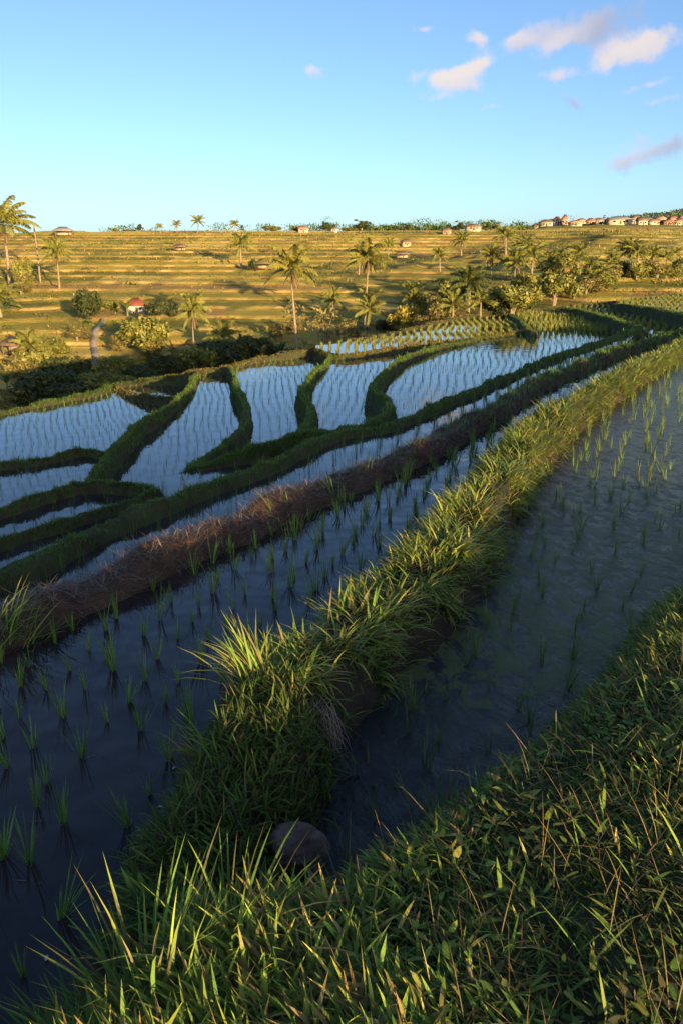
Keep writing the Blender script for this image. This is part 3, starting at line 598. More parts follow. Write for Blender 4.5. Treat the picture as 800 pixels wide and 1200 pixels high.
for nm, lb in (('P2', 'many small rice seedlings at the far end of the dark paddy'), ('P1', 'many thin rice seedlings farther off in the murky paddy')):
    a = np.array(rest[nm]); rice_mass(nm, a[:, 0], a[:, 1], 6, .22, .009, 'rice', lb, .8)
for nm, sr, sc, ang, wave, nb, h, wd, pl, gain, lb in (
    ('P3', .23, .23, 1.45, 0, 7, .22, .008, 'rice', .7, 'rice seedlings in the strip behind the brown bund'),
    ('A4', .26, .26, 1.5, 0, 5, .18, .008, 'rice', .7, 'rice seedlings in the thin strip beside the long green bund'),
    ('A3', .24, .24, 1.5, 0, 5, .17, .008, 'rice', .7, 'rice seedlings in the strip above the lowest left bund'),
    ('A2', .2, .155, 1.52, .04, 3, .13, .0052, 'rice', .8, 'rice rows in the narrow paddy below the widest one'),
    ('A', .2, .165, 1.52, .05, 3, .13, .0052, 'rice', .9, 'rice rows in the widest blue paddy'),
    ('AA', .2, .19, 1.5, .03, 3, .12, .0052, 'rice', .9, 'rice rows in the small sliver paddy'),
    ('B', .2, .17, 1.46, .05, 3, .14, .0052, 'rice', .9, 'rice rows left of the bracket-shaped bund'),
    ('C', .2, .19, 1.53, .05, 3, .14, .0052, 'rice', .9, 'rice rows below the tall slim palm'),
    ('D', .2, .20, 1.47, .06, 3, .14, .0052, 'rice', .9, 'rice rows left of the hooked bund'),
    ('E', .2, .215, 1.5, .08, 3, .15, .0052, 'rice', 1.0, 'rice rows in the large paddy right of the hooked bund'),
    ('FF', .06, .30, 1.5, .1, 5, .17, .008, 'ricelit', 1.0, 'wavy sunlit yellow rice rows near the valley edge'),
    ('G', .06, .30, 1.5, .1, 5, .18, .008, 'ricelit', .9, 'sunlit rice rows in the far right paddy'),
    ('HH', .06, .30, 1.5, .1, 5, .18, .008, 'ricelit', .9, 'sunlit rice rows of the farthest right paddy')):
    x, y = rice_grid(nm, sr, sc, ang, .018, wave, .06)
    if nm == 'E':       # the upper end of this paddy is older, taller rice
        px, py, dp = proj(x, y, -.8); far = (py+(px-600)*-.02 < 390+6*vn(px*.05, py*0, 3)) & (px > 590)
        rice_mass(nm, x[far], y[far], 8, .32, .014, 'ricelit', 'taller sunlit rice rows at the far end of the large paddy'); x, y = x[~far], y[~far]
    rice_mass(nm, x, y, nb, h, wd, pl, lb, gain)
n = 900; y = U(1.8, 7.5, n); x = U(-4, 6, n); zl = water_level(x, y); m = (zl > -.1) & ~inside(FGP, x, y) & (fbm(x*1.3, y*1.3, 61, 3) > .0); x, y, zl = x[m], y[m], zl[m]; n = len(x)
A = Acc(); A.add(blades(np.stack([x, y, zl+.004], 1), U(.02, .10, n), U(.002, .006, n), U(0, 6.28, n), np.full(n, 1.56), U(-.05, .02, n), pal('straw', n, .4)*.8, 2))
tag(link('straw', A.mesh('straw', M['straw'])), 'bits of dead straw floating on the near paddies', 'straw', None, 'stuff')
# ------------------------------------------------------------------ prototypes: palms, banana plants, bushes
def tube(P, Rr, ns=7):
    P = np.array(P, float); V = []; n = len(P)
    for i in range(n):
        a = np.arange(ns)*2*pi/ns; V.append(np.stack([P[i, 0]+Rr[i]*np.cos(a), P[i, 1]+Rr[i]*np.sin(a), np.full(ns, P[i, 2])], 1))
    V = np.vstack(V); q = [[i*ns+k, i*ns+(k+1) % ns, (i+1)*ns+(k+1) % ns, (i+1)*ns+k] for i in range(n-1) for k in range(ns)]
    return V, np.array(q)
def frond(o, az, el, Ln, droop, nl, ll, col, V, Fq, C):
    """one feather frond: rachis strip with drooping leaflets to both sides"""
    p = np.array(o, float); prev = None; a = el; S = 9; pts = []; dirs = []
    for k in range(S+1):
        d = np.array([cos(a)*cos(az), cos(a)*sin(az), sin(a)]); pts.append(p.copy()); dirs.append(d); p = p+d*Ln/S; a -= droop/S*(.4+1.2*k/S)
    pts = np.array(pts); dirs = np.array(dirs); side = np.array([-sin(az), cos(az), 0])
    for k in range(S):
        w0 = .05*(1-k/S)+.012; w1 = .05*(1-(k+1)/S)+.012; b = len(V)
        V += [pts[k]-side*w0, pts[k]+side*w0, pts[k+1]+side*w1, pts[k+1]-side*w1]; Fq.append([b, b+1, b+2, b+3]); C += [col*1.3]*4
    for j in range(nl):
        t = .12+.88*(j+.5)/nl; f = t*S; i = min(int(f), S-1); q = pts[i]*(1-(f-i))+pts[i+1]*(f-i); d = dirs[i]
        l = ll*(.45+1.5*t-1.65*t*t+.05)*random.uniform(.85, 1.15); nrm = np.cross(d, side)
        for s in (-1, 1):
            v = side*s*.8+d*.55-np.array([0, 0, 1])*random.uniform(.35, 1.1)-nrm*.0; v /= np.linalg.norm(v)
            w = d*.075; b = len(V); e = q+v*l; m = q+v*l*.55
            V += [q-w, q+w, m+w*.9, m-w*.9, e-np.array([0, 0, .12*l])]; Fq.append([b, b+1, b+2, b+3]); TRI.append([b+3, b+2, b+4]); c = col*random.uniform(.75, 1.25); C += [c]*5
TRI = []
def palm_proto(hgt, nf, Ln, tone, dead=2, lean=.3, up=1.3, r0=.17):
    """trunk mesh and crown mesh of a coconut palm, base at the origin"""
    n = 12; t = np.linspace(0, 1, n); P = np.stack([lean*t**1.6+.06*np.sin(t*6), .3*lean*np.sin(t*2.2), t*hgt-.2*(t == 0)], 1)
    V, q = tube(P, r0*(1.35-.75*t**.5)+.01*np.cos(t*40), 7); trunk = mesh_np('trunk', V, [q], M['bark'], smooth=True)
    V, Fq, C = [], [], []; TRI.clear(); top = P[-1]
    for k in range(nf):
        az = k*2.39996+random.uniform(-.25, .25); u_ = ((k+.5)/nf)**1.25; el = up-u_*1.75+random.uniform(-.12, .12)
        g = tone*np.array([1, 1, 1])*random.uniform(.8, 1.2)
        frond(top+np.array([0, 0, .05]), az, el, Ln*random.uniform(.85, 1.1), 1.5 if el > .2 else 1.0, 34, Ln*.25, g, V, Fq, C)
    for k in range(dead):
        frond(top-np.array([0, 0, .1]), random.uniform(0, 6.28), -.9, Ln*.6, .5, 14, Ln*.13, np.array([.2, .13, .06]), V, Fq, C)
    crown = mesh_np('crown', np.array(V), [np.array(Fq), np.array(TRI)], M['leaf'], np.array(C))
    return trunk, crown
gA = np.array([.22,.22,.048]); gB = np.array([.24,.22,.045]); gC = np.array([.11,.13,.035])
PALM = {'slim': palm_proto(10, 19, 3.3, gB, 5, -.35, 1.5, .16), 'slim2': palm_proto(9, 19, 3.4, gB, 4, -.4, 1.5, .15), 'mid': palm_proto(7, 22, 3.9, gA, 3, .3, 1.5, .18),
        'dark': palm_proto(5, 24, 4.2, gC, 1, .2, 1.4, .2), 'stub': palm_proto(2.6, 17, 3.4, gA, 0, .1, 1.5, .18), 'far': palm_proto(5, 18, 4.2, gA*1.1, 1, .4, 1.4, .25)}
PH = {k: max(v.co.z for v in b[1].vertices)-.1 for k, b in PALM.items()}
def palm(kind, px, py, top, label, Y=None, group=None, rz=None, nm='palm_tree', wide=1.0):
    p = hit(px, py) if Y is None else at_y(px, py, Y)
    if Y is not None: p[2] = H1(p[0], p[1])
    # height from the crown top seen in the photo
    dtop = at_y(px, top, p[1])[2]; s = max(.12, (dtop-p[2])/PH[kind])
    o = empty(nm, p-np.array([0, 0, .05]), random.uniform(0, 6.28) if rz is None else rz, s)
    if wide != 1.0: o.scale = (s*wide, s*wide, s)
    tr, cr = PALM[kind]; link('trunk', tr, o); link('crown', cr, o)
    tag(o, label, 'palm tree', group); return o
def lumps(n, seed, rx, rz_, z0):
    r = np.random.default_rng(seed); return [(r.uniform(-.75, .75)*rx, r.uniform(-.75, .75)*rx, z0+r.uniform(0, 1)**1.3*rz_, rx*r.uniform(.22, .52)) for _ in range(n)]
def bush_proto(seed, nl, nleaf, rx, rz_, z0, size, tones, trunk_h=0.0, branches=True, density=1.0):
    """crown of many leaves spread through uneven clumps, with stems below"""
    r = np.random.default_rng(seed); Ls = lumps(nl, seed, rx, rz_, z0); V = []; C = []
    w = np.array([l[3]**2 for l in Ls]); w /= w.sum(); k = r.choice(nl, nleaf, p=w); B = np.array(Ls)[k]
    d = r.normal(0, 1, (nleaf, 3)); d /= np.linalg.norm(d, axis=1)[:, None]; rad = B[:, 3]*r.uniform(.35, 1., nleaf)**.5*(1+.25*r.normal(0, 1, nleaf)*.4)
    c = B[:, :3]+d*rad[:, None]*np.array([1, 1, .85]); c[:, 2] = np.maximum(c[:, 2], .08)
    t1 = r.normal(0, 1, (nleaf, 3)); t1 /= np.linalg.norm(t1, axis=1)[:, None]; t2 = np.cross(t1, d); t2 /= np.linalg.norm(t2, axis=1)[:, None]+1e-9
    s = size*r.uniform(.6, 1.4, nleaf)[:, None]
    V = np.stack([c-t1*s, c-t2*s*.45, c+t1*s, c+t2*s*.45], 1).reshape(-1, 3)
    q = np.arange(nleaf*4).reshape(-1, 4); tones = np.array(tones); lt = r.uniform(.75, 1.25, nl)
    col = tones[r.integers(0, len(tones), nleaf)]*(lt[k]*r.uniform(.8, 1.2, nleaf))[:, None]
    crown = mesh_np('crown', V, [q], M['leaf'], np.repeat(col, 4, 0))
    tv, tq, n0 = [], [], 0
    for l in Ls[:7] if branches else Ls[:2]:
        P = np.array([[l[0]*.05, l[1]*.05, -.15], [l[0]*.15, l[1]*.15, max(trunk_h*.6, l[2]*.35)], [l[0]*.55, l[1]*.55, l[2]*.7], [l[0], l[1], l[2]]])
        v, q_ = tube(P, np.array([.07, .045, .025, .008])*max(.6, rx*.7), 5); tv.append(v); tq.append(q_+n0); n0 += len(v)
    trunk = mesh_np('trunk', np.vstack(tv), [np.vstack(tq)], M['bark'], smooth=True)
    return trunk, crown
gT = [(.14,.16,.034), (.20,.20,.04), (.26,.23,.045)]; gD = [(.05,.065,.02), (.07,.085,.024), (.09,.10,.03)]; gY = [(.34,.28,.035), (.42,.32,.05), (.26,.23,.04)]; gO = [(.20,.17,.05), (.28,.21,.06), (.15,.14,.04)]
BUSH = {'round': bush_proto(1, 15, 3000, 1.5, 1.3, .6, .13, gT), 'dark': bush_proto(2, 14, 2900, 1.5, 1.1, .5, .14, gD), 'yellow': bush_proto(3, 8, 2000, 1.3, .9, .5, .12, gY),
        'olive': bush_proto(4, 9, 1300, 1.4, 1.3, .6, .11, gO), 'tree': bush_proto(5, 16, 3400, 1.3, 2.6, 1.1, .14, gT, .9), 'thin': bush_proto(6, 9, 420, 1.5, 1.5, .7, .10, gO),
        'farround': bush_proto(7, 12, 1500, 1.4, 1.3, .6, .2, gT, .5), 'fartall': bush_proto(8, 13, 1500, 1.0, 2.6, .9, .2, gD, 1.0)}
BT = {k: max(v.co.z for v in b[1].vertices) for k, b in BUSH.items()}
BW = {k: max(abs(v.co.x) for v in b[1].vertices) for k, b in BUSH.items()}
def bush(kind, px, py, top, wpx, label, Y=None, group=None, nm='shrub', cat='shrub'):
    if Y is not None and Y < 100: Y = None
    p = hit(px, py) if Y is None else at_y(px, py, Y)
    if Y is not None: p[2] = H1(p[0], p[1])
    hz = max(.3, at_y(px, top, p[1])[2]-p[2]); wx = wpx*p[1]/F*.5
    o = empty(nm, p-np.array([0, 0, .1]), random.uniform(0, 6.28)); o.scale = (wx/BW[kind]*1.35, wx/BW[kind]*1.35, hz/BT[kind]*1.06)
    tr, cr = BUSH[kind]; link('trunk' if nm == 'tree' else 'stems', tr, o); link('crown', cr, o); tag(o, label, cat, group); return o
def banana_proto(seed, n, Ln, wd, tones):
    r = np.random.default_rng(seed); V = []; q = []; C = []; S = 8
    for k in range(n):
        az = k*2.4+r.uniform(-.4, .4); a = r.uniform(.75, 1.45); p = np.array([0, 0, 1.3*r.uniform(.8, 1.)]); side = np.array([-sin(az), cos(az), 0]); l = Ln*r.uniform(.75, 1.1); dr = r.uniform(.9, 1.9); col = np.array(tones[k % len(tones)])
        for i in range(S+1):
            t = i/S; w = wd*(.12 if i == 0 else (4*t*(1-t))**.45*.5+.02); b = len(V); fold = np.array([0, 0, -.25*w])
            V += [p-side*w+fold, p, p+side*w+fold]; C += [col*r.uniform(.85, 1.15)]*3
            if i < S: q += [[b, b+1, b+4, b+3], [b+1, b+2, b+5, b+4]]
            p = p+np.array([cos(a)*cos(az), cos(a)*sin(az), sin(a)])*l/S; a -= dr/S*(.3+1.4*t)
    lv = mesh_np('leaves', np.array(V), [np.array(q)], M['leaf'], np.array(C))
    v, f = tube([[0, 0, -.2], [.02, 0, .6], [0, .02, 1.35]], [.13, .11, .07], 8); st = mesh_np('stem', v, [f], M['stem'], smooth=True)
    return st, lv
BAN = [banana_proto(11, 8, 1.7, .42, [(.22,.20,.05), (.28,.24,.07), (.16,.17,.04)]), banana_proto(12, 9, 1.6, .4, [(.07,.12,.03), (.10,.15,.035), (.05,.09,.025)])]
def banana(k, px, py, top, label, Y=None):
    Y = None
    p = hit(px, py) if Y is None else at_y(px, py, Y)
    if Y is not None: p[2] = H1(p[0], p[1])
    s = max(.3, (at_y(px, top, p[1])[2]-p[2])/2.7); o = empty('banana_plant', p-np.array([0, 0, .05]), random.uniform(0, 6), s)
    st, lv = BAN[k]; link('stem', st, o); link('leaves', lv, o); tag(o, label, 'banana plant'); return o
# ------------------------------------------------------------------ planting the valley and hillside
palm('slim', 347, 413, 284, 'tallest slim coconut palm with a pale trunk at the valley edge', rz=.2, Y=70)
palm('slim2', 427, 388, 276, 'second tall slim palm with pale trunk right of the tallest one', rz=2.2)
palm('mid', 228, 428, 338, 'feathery palm rising behind the pale banana plant', wide=.68)
palm('mid', 12, 335, 230, 'big drooping palm breaking the skyline at the left edge', wide=1.15)
palm('mid', 70, 338, 276, 'bushy palm standing below the skyline hut at the left')
palm('stub', 484, 378, 328, 'young palm with upright fronds beside the yellow shrub', wide=.75)
palm('slim2', 573, 350, 284, 'palm with a bright crown rising from the dark palm grove')
palm('dark', 548, 372, 308, 'dark dense palm in the middle of the grove')
palm('stub', 562, 378, 336, 'low palm with wide fronds at the foot of the grove', wide=1.2)
palm('stub', 530, 378, 338, 'short palm at the left end of the grove', wide=1.1)
palm('mid', 600, 352, 286, 'palm at the back of the grove above the round yellowish tree')
palm('far', 283, 315, 270, 'lone palm left of the open field shelter on the hillside')
palm('far', 232, 275, 251, 'star-shaped palm on the skyline left of centre', Y=215)
palm('far', 208, 276, 257, 'smaller palm on the skyline left of the star-shaped one', Y=216)
palm('far', 275, 277, 257, 'short palm on the skyline right of the star-shaped one', Y=216)
palm('far', 188, 277, 261, 'leftmost of the small skyline palms left of centre', Y=217)
palm('stub', 2, 372, 325, 'palm with shaded fronds cut by the left edge halfway down the hill', wide=1.4)
palm('far', 592, 300, 262, 'palm on the upper slope above the palm grove')
palm('mid', 640, 342, 290, 'palm left of the leafy tree at the start of the right-hand palm belt')
palm('mid', 668, 338, 292, 'palm beside the leafy tree in the right-hand palm belt')
palm('far', 690, 330, 298, 'palm midway along the right-hand palm belt')
palm('far', 706, 338, 305, 'low palm in front of the right-hand palm belt')
palm('far', 622, 330, 280, 'palm rising behind the start of the right-hand palm belt')
palm('dark', 733, 318, 278, 'dark palm towering below the cream warehouse')
palm('far', 746, 320, 281, 'palm right of the dark one below the cream warehouse')
palm('far', 762, 318, 286, 'palm at the right of the belt under the village')
palm('far', 788, 312, 288, 'palm near the right edge below the village')
palm('far', 655, 315, 288, 'palm on the upper side of the right-hand belt')
palm('far', 716, 322, 292, 'slender palm in the gap left of the dark palm')
palm('far', 776, 318, 292, 'small palm second from the right edge below the village')
palm('far', 675, 318, 283, 'palm on the upper side of the belt below the orange roofs')
palm('far', 500, 285, 265, 'small palm below the skyline left of the village', Y=205)
palm('far', 455, 303, 277, 'palm beside the lower thatched hut on the upper slope')
palm('stub', 433, 388, 338, 'dim short palm directly behind the second tall palm', wide=.8)
palm('stub', 390, 372, 335, 'small palm in the shade between the two tall palms', wide=.8)
banana(0, 207, 432, 396, 'pale yellow banana plant at the valley edge', Y=45)
banana(1, 330, 425, 398, 'small banana plant beside the tallest palm', Y=50)
banana(0, 150, 372, 345, 'banana plant with yellow leaves left of the white hut')
banana(1, 10, 462, 432, 'bright green banana plant at the left edge above the blue paddy', Y=40)
banana(0, 97, 430, 412, 'small pale banana plant below the path')
banana(1, 285, 418, 388, 'green banana plant among the dark bushes of the valley edge', Y=52)
banana(1, 620, 372, 350, 'banana plant at the foot of the palm grove')
banana(0, 357, 412, 395, 'tiny banana plant right of the tallest palm', Y=60)
banana(1, 62, 462, 430, 'green banana plant between the bushes above the widest paddy')
banana(0, 133, 452, 424, 'yellowish banana plant behind the small sliver paddy')
banana(1, 243, 434, 406, 'green banana plant right of the feathery palm')
banana(0, 308, 426, 400, 'pale banana plant just left of the tallest palm')
banana(1, 505, 385, 358, 'green banana plant at the edge of the wavy rice rows')
palm('stub', 38, 428, 384, 'short palm among the bushes below the thatched shed')
palm('stub', 262, 420, 374, 'short palm right of the feathery palm at the valley edge')
palm('far', 420, 322, 292, 'small palm on the open slope behind the second tall palm')
palm('far', 515, 318, 288, 'small palm on the slope above the left end of the grove')
palm('far', 540, 300, 270, 'palm on the upper slope under the right skyline grove')
palm('far', 610, 312, 274, 'palm between the grove and the village')
for a in (
    ('round', 172, 412, 369, 50, 'large green shrub in front of the white hut'), ('dark', 105, 372, 338, 36, 'dark shrub beside the top of the path'),
    ('dark', 255, 428, 396, 56, 'dark shrub below the feathery palm', 50), ('dark', 295, 424, 392, 44, 'dark shrub left of the tallest palm', 52),
    ('round', 272, 424, 398, 36, 'green shrub between the two dark shrubs of the valley edge', 47),
    ('thin', 380, 412, 352, 58, 'bare twiggy shrub right of the tallest palm', 68), ('olive', 403, 400, 372, 30, 'low olive shrub left of the second tall palm'),
    ('yellow', 472, 390, 356, 34, 'rounded yellow shrub at the edge of the rice rows'), ('olive', 510, 385, 345, 44, 'loose olive shrub left of the palm grove'),
    ('round', 598, 375, 330, 54, 'round yellowish tree in front of the palm grove'), 
    ('dark', 55, 470, 432, 70, 'dark bush at the valley edge above the widest paddy', 36), ('round', 105, 462, 436, 46, 'green bush left of the small sliver paddy', 38),
    ('dark', 165, 448, 426, 44, 'dark bush above the small sliver paddy', 42), ('round', 135, 440, 415, 34, 'green bush beside the foot of the path', 45), ('dark', 190, 436, 414, 34, 'small dark bush left of the pale banana plant', 44),
    ('olive', 30, 448, 415, 44, 'olive bush under the thatched shed at the left'), ('round', 60, 418, 396, 34, 'green bush right of the thatched shed'),
    ('olive', 25, 345, 320, 24, 'olive shrub under the big drooping palm'), ('round', 27, 338, 303, 20, 'pale green shrub left of the bushy palm'), ('dark', 297, 318, 302, 9, 'dark shrub between lone palm and field shelter'),
    ('olive', 325, 400, 378, 26, 'olive shrub behind the tallest palm'), ('dark', 452, 388, 372, 22, 'dark low shrub left of the yellow shrub'), ('olive', 490, 388, 368, 22, 'small olive shrub right of the yellow shrub'),
    ('round', 528, 352, 326, 28, 'leafy shrub on the upper left of the palm grove'), ('dark', 580, 372, 340, 34, 'dark undershrub inside the palm grove'),
    ('olive', 685, 345, 322, 34, 'olive shrub in the right-hand palm belt'), ('olive', 720, 330, 308, 30, 'pale shrub below the right-hand palm belt'),
    ('round', 700, 322, 302, 26, 'green shrub behind the right-hand palm belt'), ('olive', 770, 326, 306, 32, 'olive shrub at the right under the village'), ('round', 745, 328, 304, 24, 'green shrub below the dark tall palm'),
    ('dark', 793, 322, 302, 20, 'dark shrub at the right edge under the village'), ('olive', 660, 348, 325, 26, 'olive shrub beside the leafy tree')):
    k, px, py, top, w, lb = a[:6]; bush(k, px, py, top, w, lb, a[6] if len(a) > 6 else None)
for px, py, top, w, k, lb, Y in ((20,478,452,50,'olive','dark bush at the far left of the valley edge',33),(80,474,448,50,'dark','broad dark bush between two others above the widest paddy',35),(135,462,436,46,'round','green bush behind the left tip of the small sliver paddy',38),
      (210,440,418,40,'dark','dark low bush under the pale banana plant',46),(238,436,404,44,'round','green bush right of the pale banana plant',50),(315,422,402,40,'dark','dark low bush left of the foot of the tallest palm',54),(40,440,408,40,'round','green bush in front of the thatched shed',44),
      (78,445,416,44,'dark','dark bush left of the foot of the path',43),(185,418,396,40,'olive','olive bush below the large green shrub',54),(140,412,390,30,'olive','olive bush right of the path',58),(90,400,380,30,'olive','olive shrub left of the path',64),
      (345,392,372,26,'olive','small olive shrub behind the trunk of the tallest palm',None),(130,362,350,16,'round','little green shrub left of the white hut',None),(190,372,350,26,'dark','dark shrub right of the white hut',None),(505,372,345,30,'round','green shrub behind the loose olive shrub',None),
      (540,350,330,24,'dark','dark shrub behind the dark dense palm',None),(618,352,318,34,'round','green shrub between the grove and the leafy tree',None),(632,350,330,24,'olive','olive shrub left of the leafy tree trunk',None),(672,352,330,26,'olive','olive shrub right of the leafy tree trunk',None),
      (690,332,312,26,'round','rounded shrub in the middle of the right-hand belt',None),(710,336,318,24,'round','green shrub near the low palm of the right-hand belt',None),(730,324,304,26,'dark','dark shrub at the foot of the dark tall palm',None),(758,324,304,24,'olive','olive shrub under the belt palms',None),(780,326,308,26,'round','green shrub near the right edge under the village',None)):
    bush(k, px, py, top, w, lb, Y)
bush('tree', 648, 358, 296, 42, 'leafy tree with visible trunk in front of the right-hand palm belt', nm='tree', cat='tree')
SK = [(135,277,267,7,'farround','tiny round tree on the skyline far left of centre'),(165,277,262,7,'fartall','narrow dark tree on the skyline left of the small palms'),(152,277,269,12,'farround','low tree on the skyline beside the narrow dark tree'),
      (320,277,264,16,'farround','broad tree on the skyline above the field shelter'),(345,277,264,8,'farround','small tree on the skyline beside the brown roof'),(381,278,259,9,'fartall','upright tree on the skyline above the tall palms'),
      (408,278,266,20,'farround','wide low tree on the skyline right of the upright one'),(423,278,257,13,'fartall','tallest tree of the skyline clump near the middle'),(440,278,266,14,'farround','low round tree ending the middle skyline clump'),
      (462,279,267,16,'farround','broad tree on the skyline above the lower thatched hut'),(475,278,262,7,'fartall','thin tree on the skyline above the small huts'),(512,280,269,12,'farround','low tree on the skyline left of the right skyline grove'),
      (525,279,262,8,'fartall','first tree of the right skyline grove'),(537,279,259,10,'fartall','tallest tree of the right skyline grove'),(552,279,266,14,'farround','round tree in the right skyline grove'),(570,279,258,9,'fartall','pointed tree in the right skyline grove'),
      (580,279,260,8,'fartall','dark tree beside the pointed tree of the skyline grove'),(610,276,263,16,'farround','round tree left of the first village house'),(660,272,258,8,'fartall','dark tree between the first village houses'),
      (685,272,262,12,'farround','tree among the orange-roofed houses'),(704,268,259,9,'fartall','dark tree behind the cream warehouse'),(97,278,271,6,'farround','tiny bush on the skyline right of the skyline hut'),(88,278,272,5,'farround','very small bush beside the skyline hut')]
SK += [(633,270,260,9,'fartall','dark tree behind the small tan house of the village'),(668,270,259,11,'farround','round tree behind the low cream house'),(694,272,261,8,'fartall','dark tree between the tan and white red-roofed houses'),(730,277,265,9,'farround','tree in front of the warehouse'),(746,277,263,10,'fartall','dark tree beside the white gabled house'),
       (757,281,266,11,'farround','dark round tree below the cream gabled house'),(768,279,268,8,'farround','small tree on the lower row of houses'),(784,276,264,9,'fartall','tree between the red roofs near the right edge'),(792,272,259,12,'farround','round tree behind the roofs at the right edge')]
for px, py, top, w, k, lb in SK: bush(k, px, py, top, w, lb, 222 if px < 600 else 330, nm='tree', cat='tree')
# scattered low growth on the terraces
def hill_tufts():
    n = 30000; Y = 58+U(0, 1, n)**1.3*165; x = U(-.52, .56, n)*Y; m = fbm(x*.07, Y*.05, 21, 3) > -.12+.25*rng.random(n); x, Y = x[m], Y[m]; n = len(x); z = H(x, Y)
    A = Acc(); A.add(blades(np.stack([x, Y, z-.05], 1), U(.12, .5, n)*Y/120, U(.10, .28, n)*Y/120, U(0, 6.28, n), U(.1, 1.2, n), U(.2, .9, n), pal('lit', n, .35)*np.where(rng.random(n) < .3, .55, 1.1)[:, None], 2))
    tag(link('grass', A.mesh('grass', M['leaf'])), 'tufts of golden grass scattered on the terraced hillside', 'grass', None, 'stuff')
hill_tufts()
def valley_growth():
    n = 26000; x = U(-26, 4, n); ye = np.interp(x, [-20,-9,-5,-1,6.5], [15,21.5,27.5,30,41]); y = ye+U(1.6, 15, n)**1.0; z = H(x, y)+np.clip(2.2*fbm(x*.5, y*.4, 29, 3), 0, 1.)*rng.random(n)
    A = Acc(); A.add(blades(np.stack([x, y, z-.05], 1), U(.12, .34, n), U(.07, .15, n), U(0, 6.28, n), U(.2, 1.5, n), U(.3, 1.2, n), pal('green', n, .4)*.75, 2))
    tag(link('undergrowth', A.mesh('undergrowth', M['leaf'])), 'dark undergrowth filling the valley bottom', 'undergrowth', None, 'stuff')
valley_growth()
def scrub():
    A = Acc()
    for k in range(420):
        Y = 60+random.random()**1.2*160; x = random.uniform(-.5, .55)*Y
        if fbm(np.array([x*.05]), np.array([Y*.04]), 44, 3)[0] < -.05: continue
        n = random.randint(30, 90); r = random.uniform(.3, 1.3); xx = x+rng.normal(0, r, n)*1.4; yy = Y+rng.normal(0, r, n)*.6; z = H(xx, yy)+np.abs(rng.normal(0, .35*r, n))
        A.add(blades(np.stack([xx, yy, z-.05], 1), U(.2, .45, n), U(.15, .3, n), U(0, 6.28, n), U(.2, 1.5, n), U(.2, .9, n), pal('green' if random.random() < .6 else 'lit', n, .35)*random.uniform(.5, 1.0), 2))
    tag(link('scrub', A.mesh('scrub', M['leaf'])), 'low scrub growing along the terrace walls of the hillside', 'scrub', None, 'stuff')
scrub()
# distant wooded ridge behind the village
n = 40000; x = U(150, 440, n); y = U(480, 720, n); kk = x/y > .31+.05*rng.random(n); x, y = x[kk], y[kk]; n = len(x); z = H(x, y); big = .6+.8*(fbm(x*.05, y*.05, 14, 2) > 0)
z = z-1.2+np.minimum(np.abs(rng.normal(0, 1.9, n)), 3.6)*big
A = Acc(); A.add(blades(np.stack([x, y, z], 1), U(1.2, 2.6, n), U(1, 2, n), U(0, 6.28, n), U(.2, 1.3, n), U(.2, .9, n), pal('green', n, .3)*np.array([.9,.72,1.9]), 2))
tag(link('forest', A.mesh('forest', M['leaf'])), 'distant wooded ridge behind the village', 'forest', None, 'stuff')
# low irregular treeline along the top of the hill
def treeline():
    A = Acc()
    for k in range(150):
        px = random.choice((random.uniform(370, 625), random.uniform(370, 625), random.uniform(120, 800))); Y = random.uniform(222, 236) if px < 600 else random.uniform(300, 400); x = (px-400)/F*Y; z0 = H1(x, Y)
        n = random.randint(40, 120); h = random.uniform(.8, 2.6)*(1.5 if random.random() < .2 else 1); r = random.uniform(.5, 1.5)
        A.add(blades(np.stack([x+rng.normal(0, r, n), Y+rng.normal(0, r, n), z0+U(.1, 1, n)*h], 1), U(.4, .8, n), U(.25, .5, n), U(0, 6.28, n), U(.1, 1.6, n), U(.2, .9, n), pal('green', n, .35)*random.uniform(.6, 1.1), 2))
    tag(link('treeline', A.mesh('treeline', M['leaf'])), 'low irregular line of far scrub and small trees along the ridge', 'trees', None, 'stuff')
treeline()
# ------------------------------------------------------------------ buildings
def box(V, Q, x0, x1, y0, y1, z0, z1):
    b = len(V); V += [(x0,y0,z0),(x1,y0,z0),(x1,y1,z0),(x0,y1,z0),(x0,y0,z1),(x1,y0,z1),(x1,y1,z1),(x0,y1,z1)]
    Q += [[b,b+3,b+2,b+1],[b+4,b+5,b+6,b+7],[b,b+1,b+5,b+4],[b+1,b+2,b+6,b+5],[b+2,b+3,b+7,b+6],[b+3,b,b+4,b+7]]
def mk(name, bl, mat, parent):
    V, Q_ = [], []
    for a in bl: box(V, Q_, *a)
    return link(name, mesh_np(name, V, [np.array(Q_)], mat), parent)
def roof(w, d, z, h, mat, parent, hip=True, over=.35, th=.12):
    X = w/2+over; Yd = d/2+over; r = (X-Yd*.8 if hip else X) if w > d else X*.2
    r = max(r, .2)
    V = [(-X,-Yd,z),(X,-Yd,z),(X,Yd,z),(-X,Yd,z),(-r,0,z+h),(r,0,z+h)]; V += [(a, b, c-th) for a, b, c in V[:4]]
    q = [[0,1,5,4],[2,3,4,5],[6,9,8,7],[0,6,7,1],[1,7,8,2],[2,8,9,3],[3,9,6,0]]; t = [[1,2,5],[3,0,4]]
    return link('roof', mesh_np('roof', V, [np.array(q), np.array(t)], M[mat]), parent)
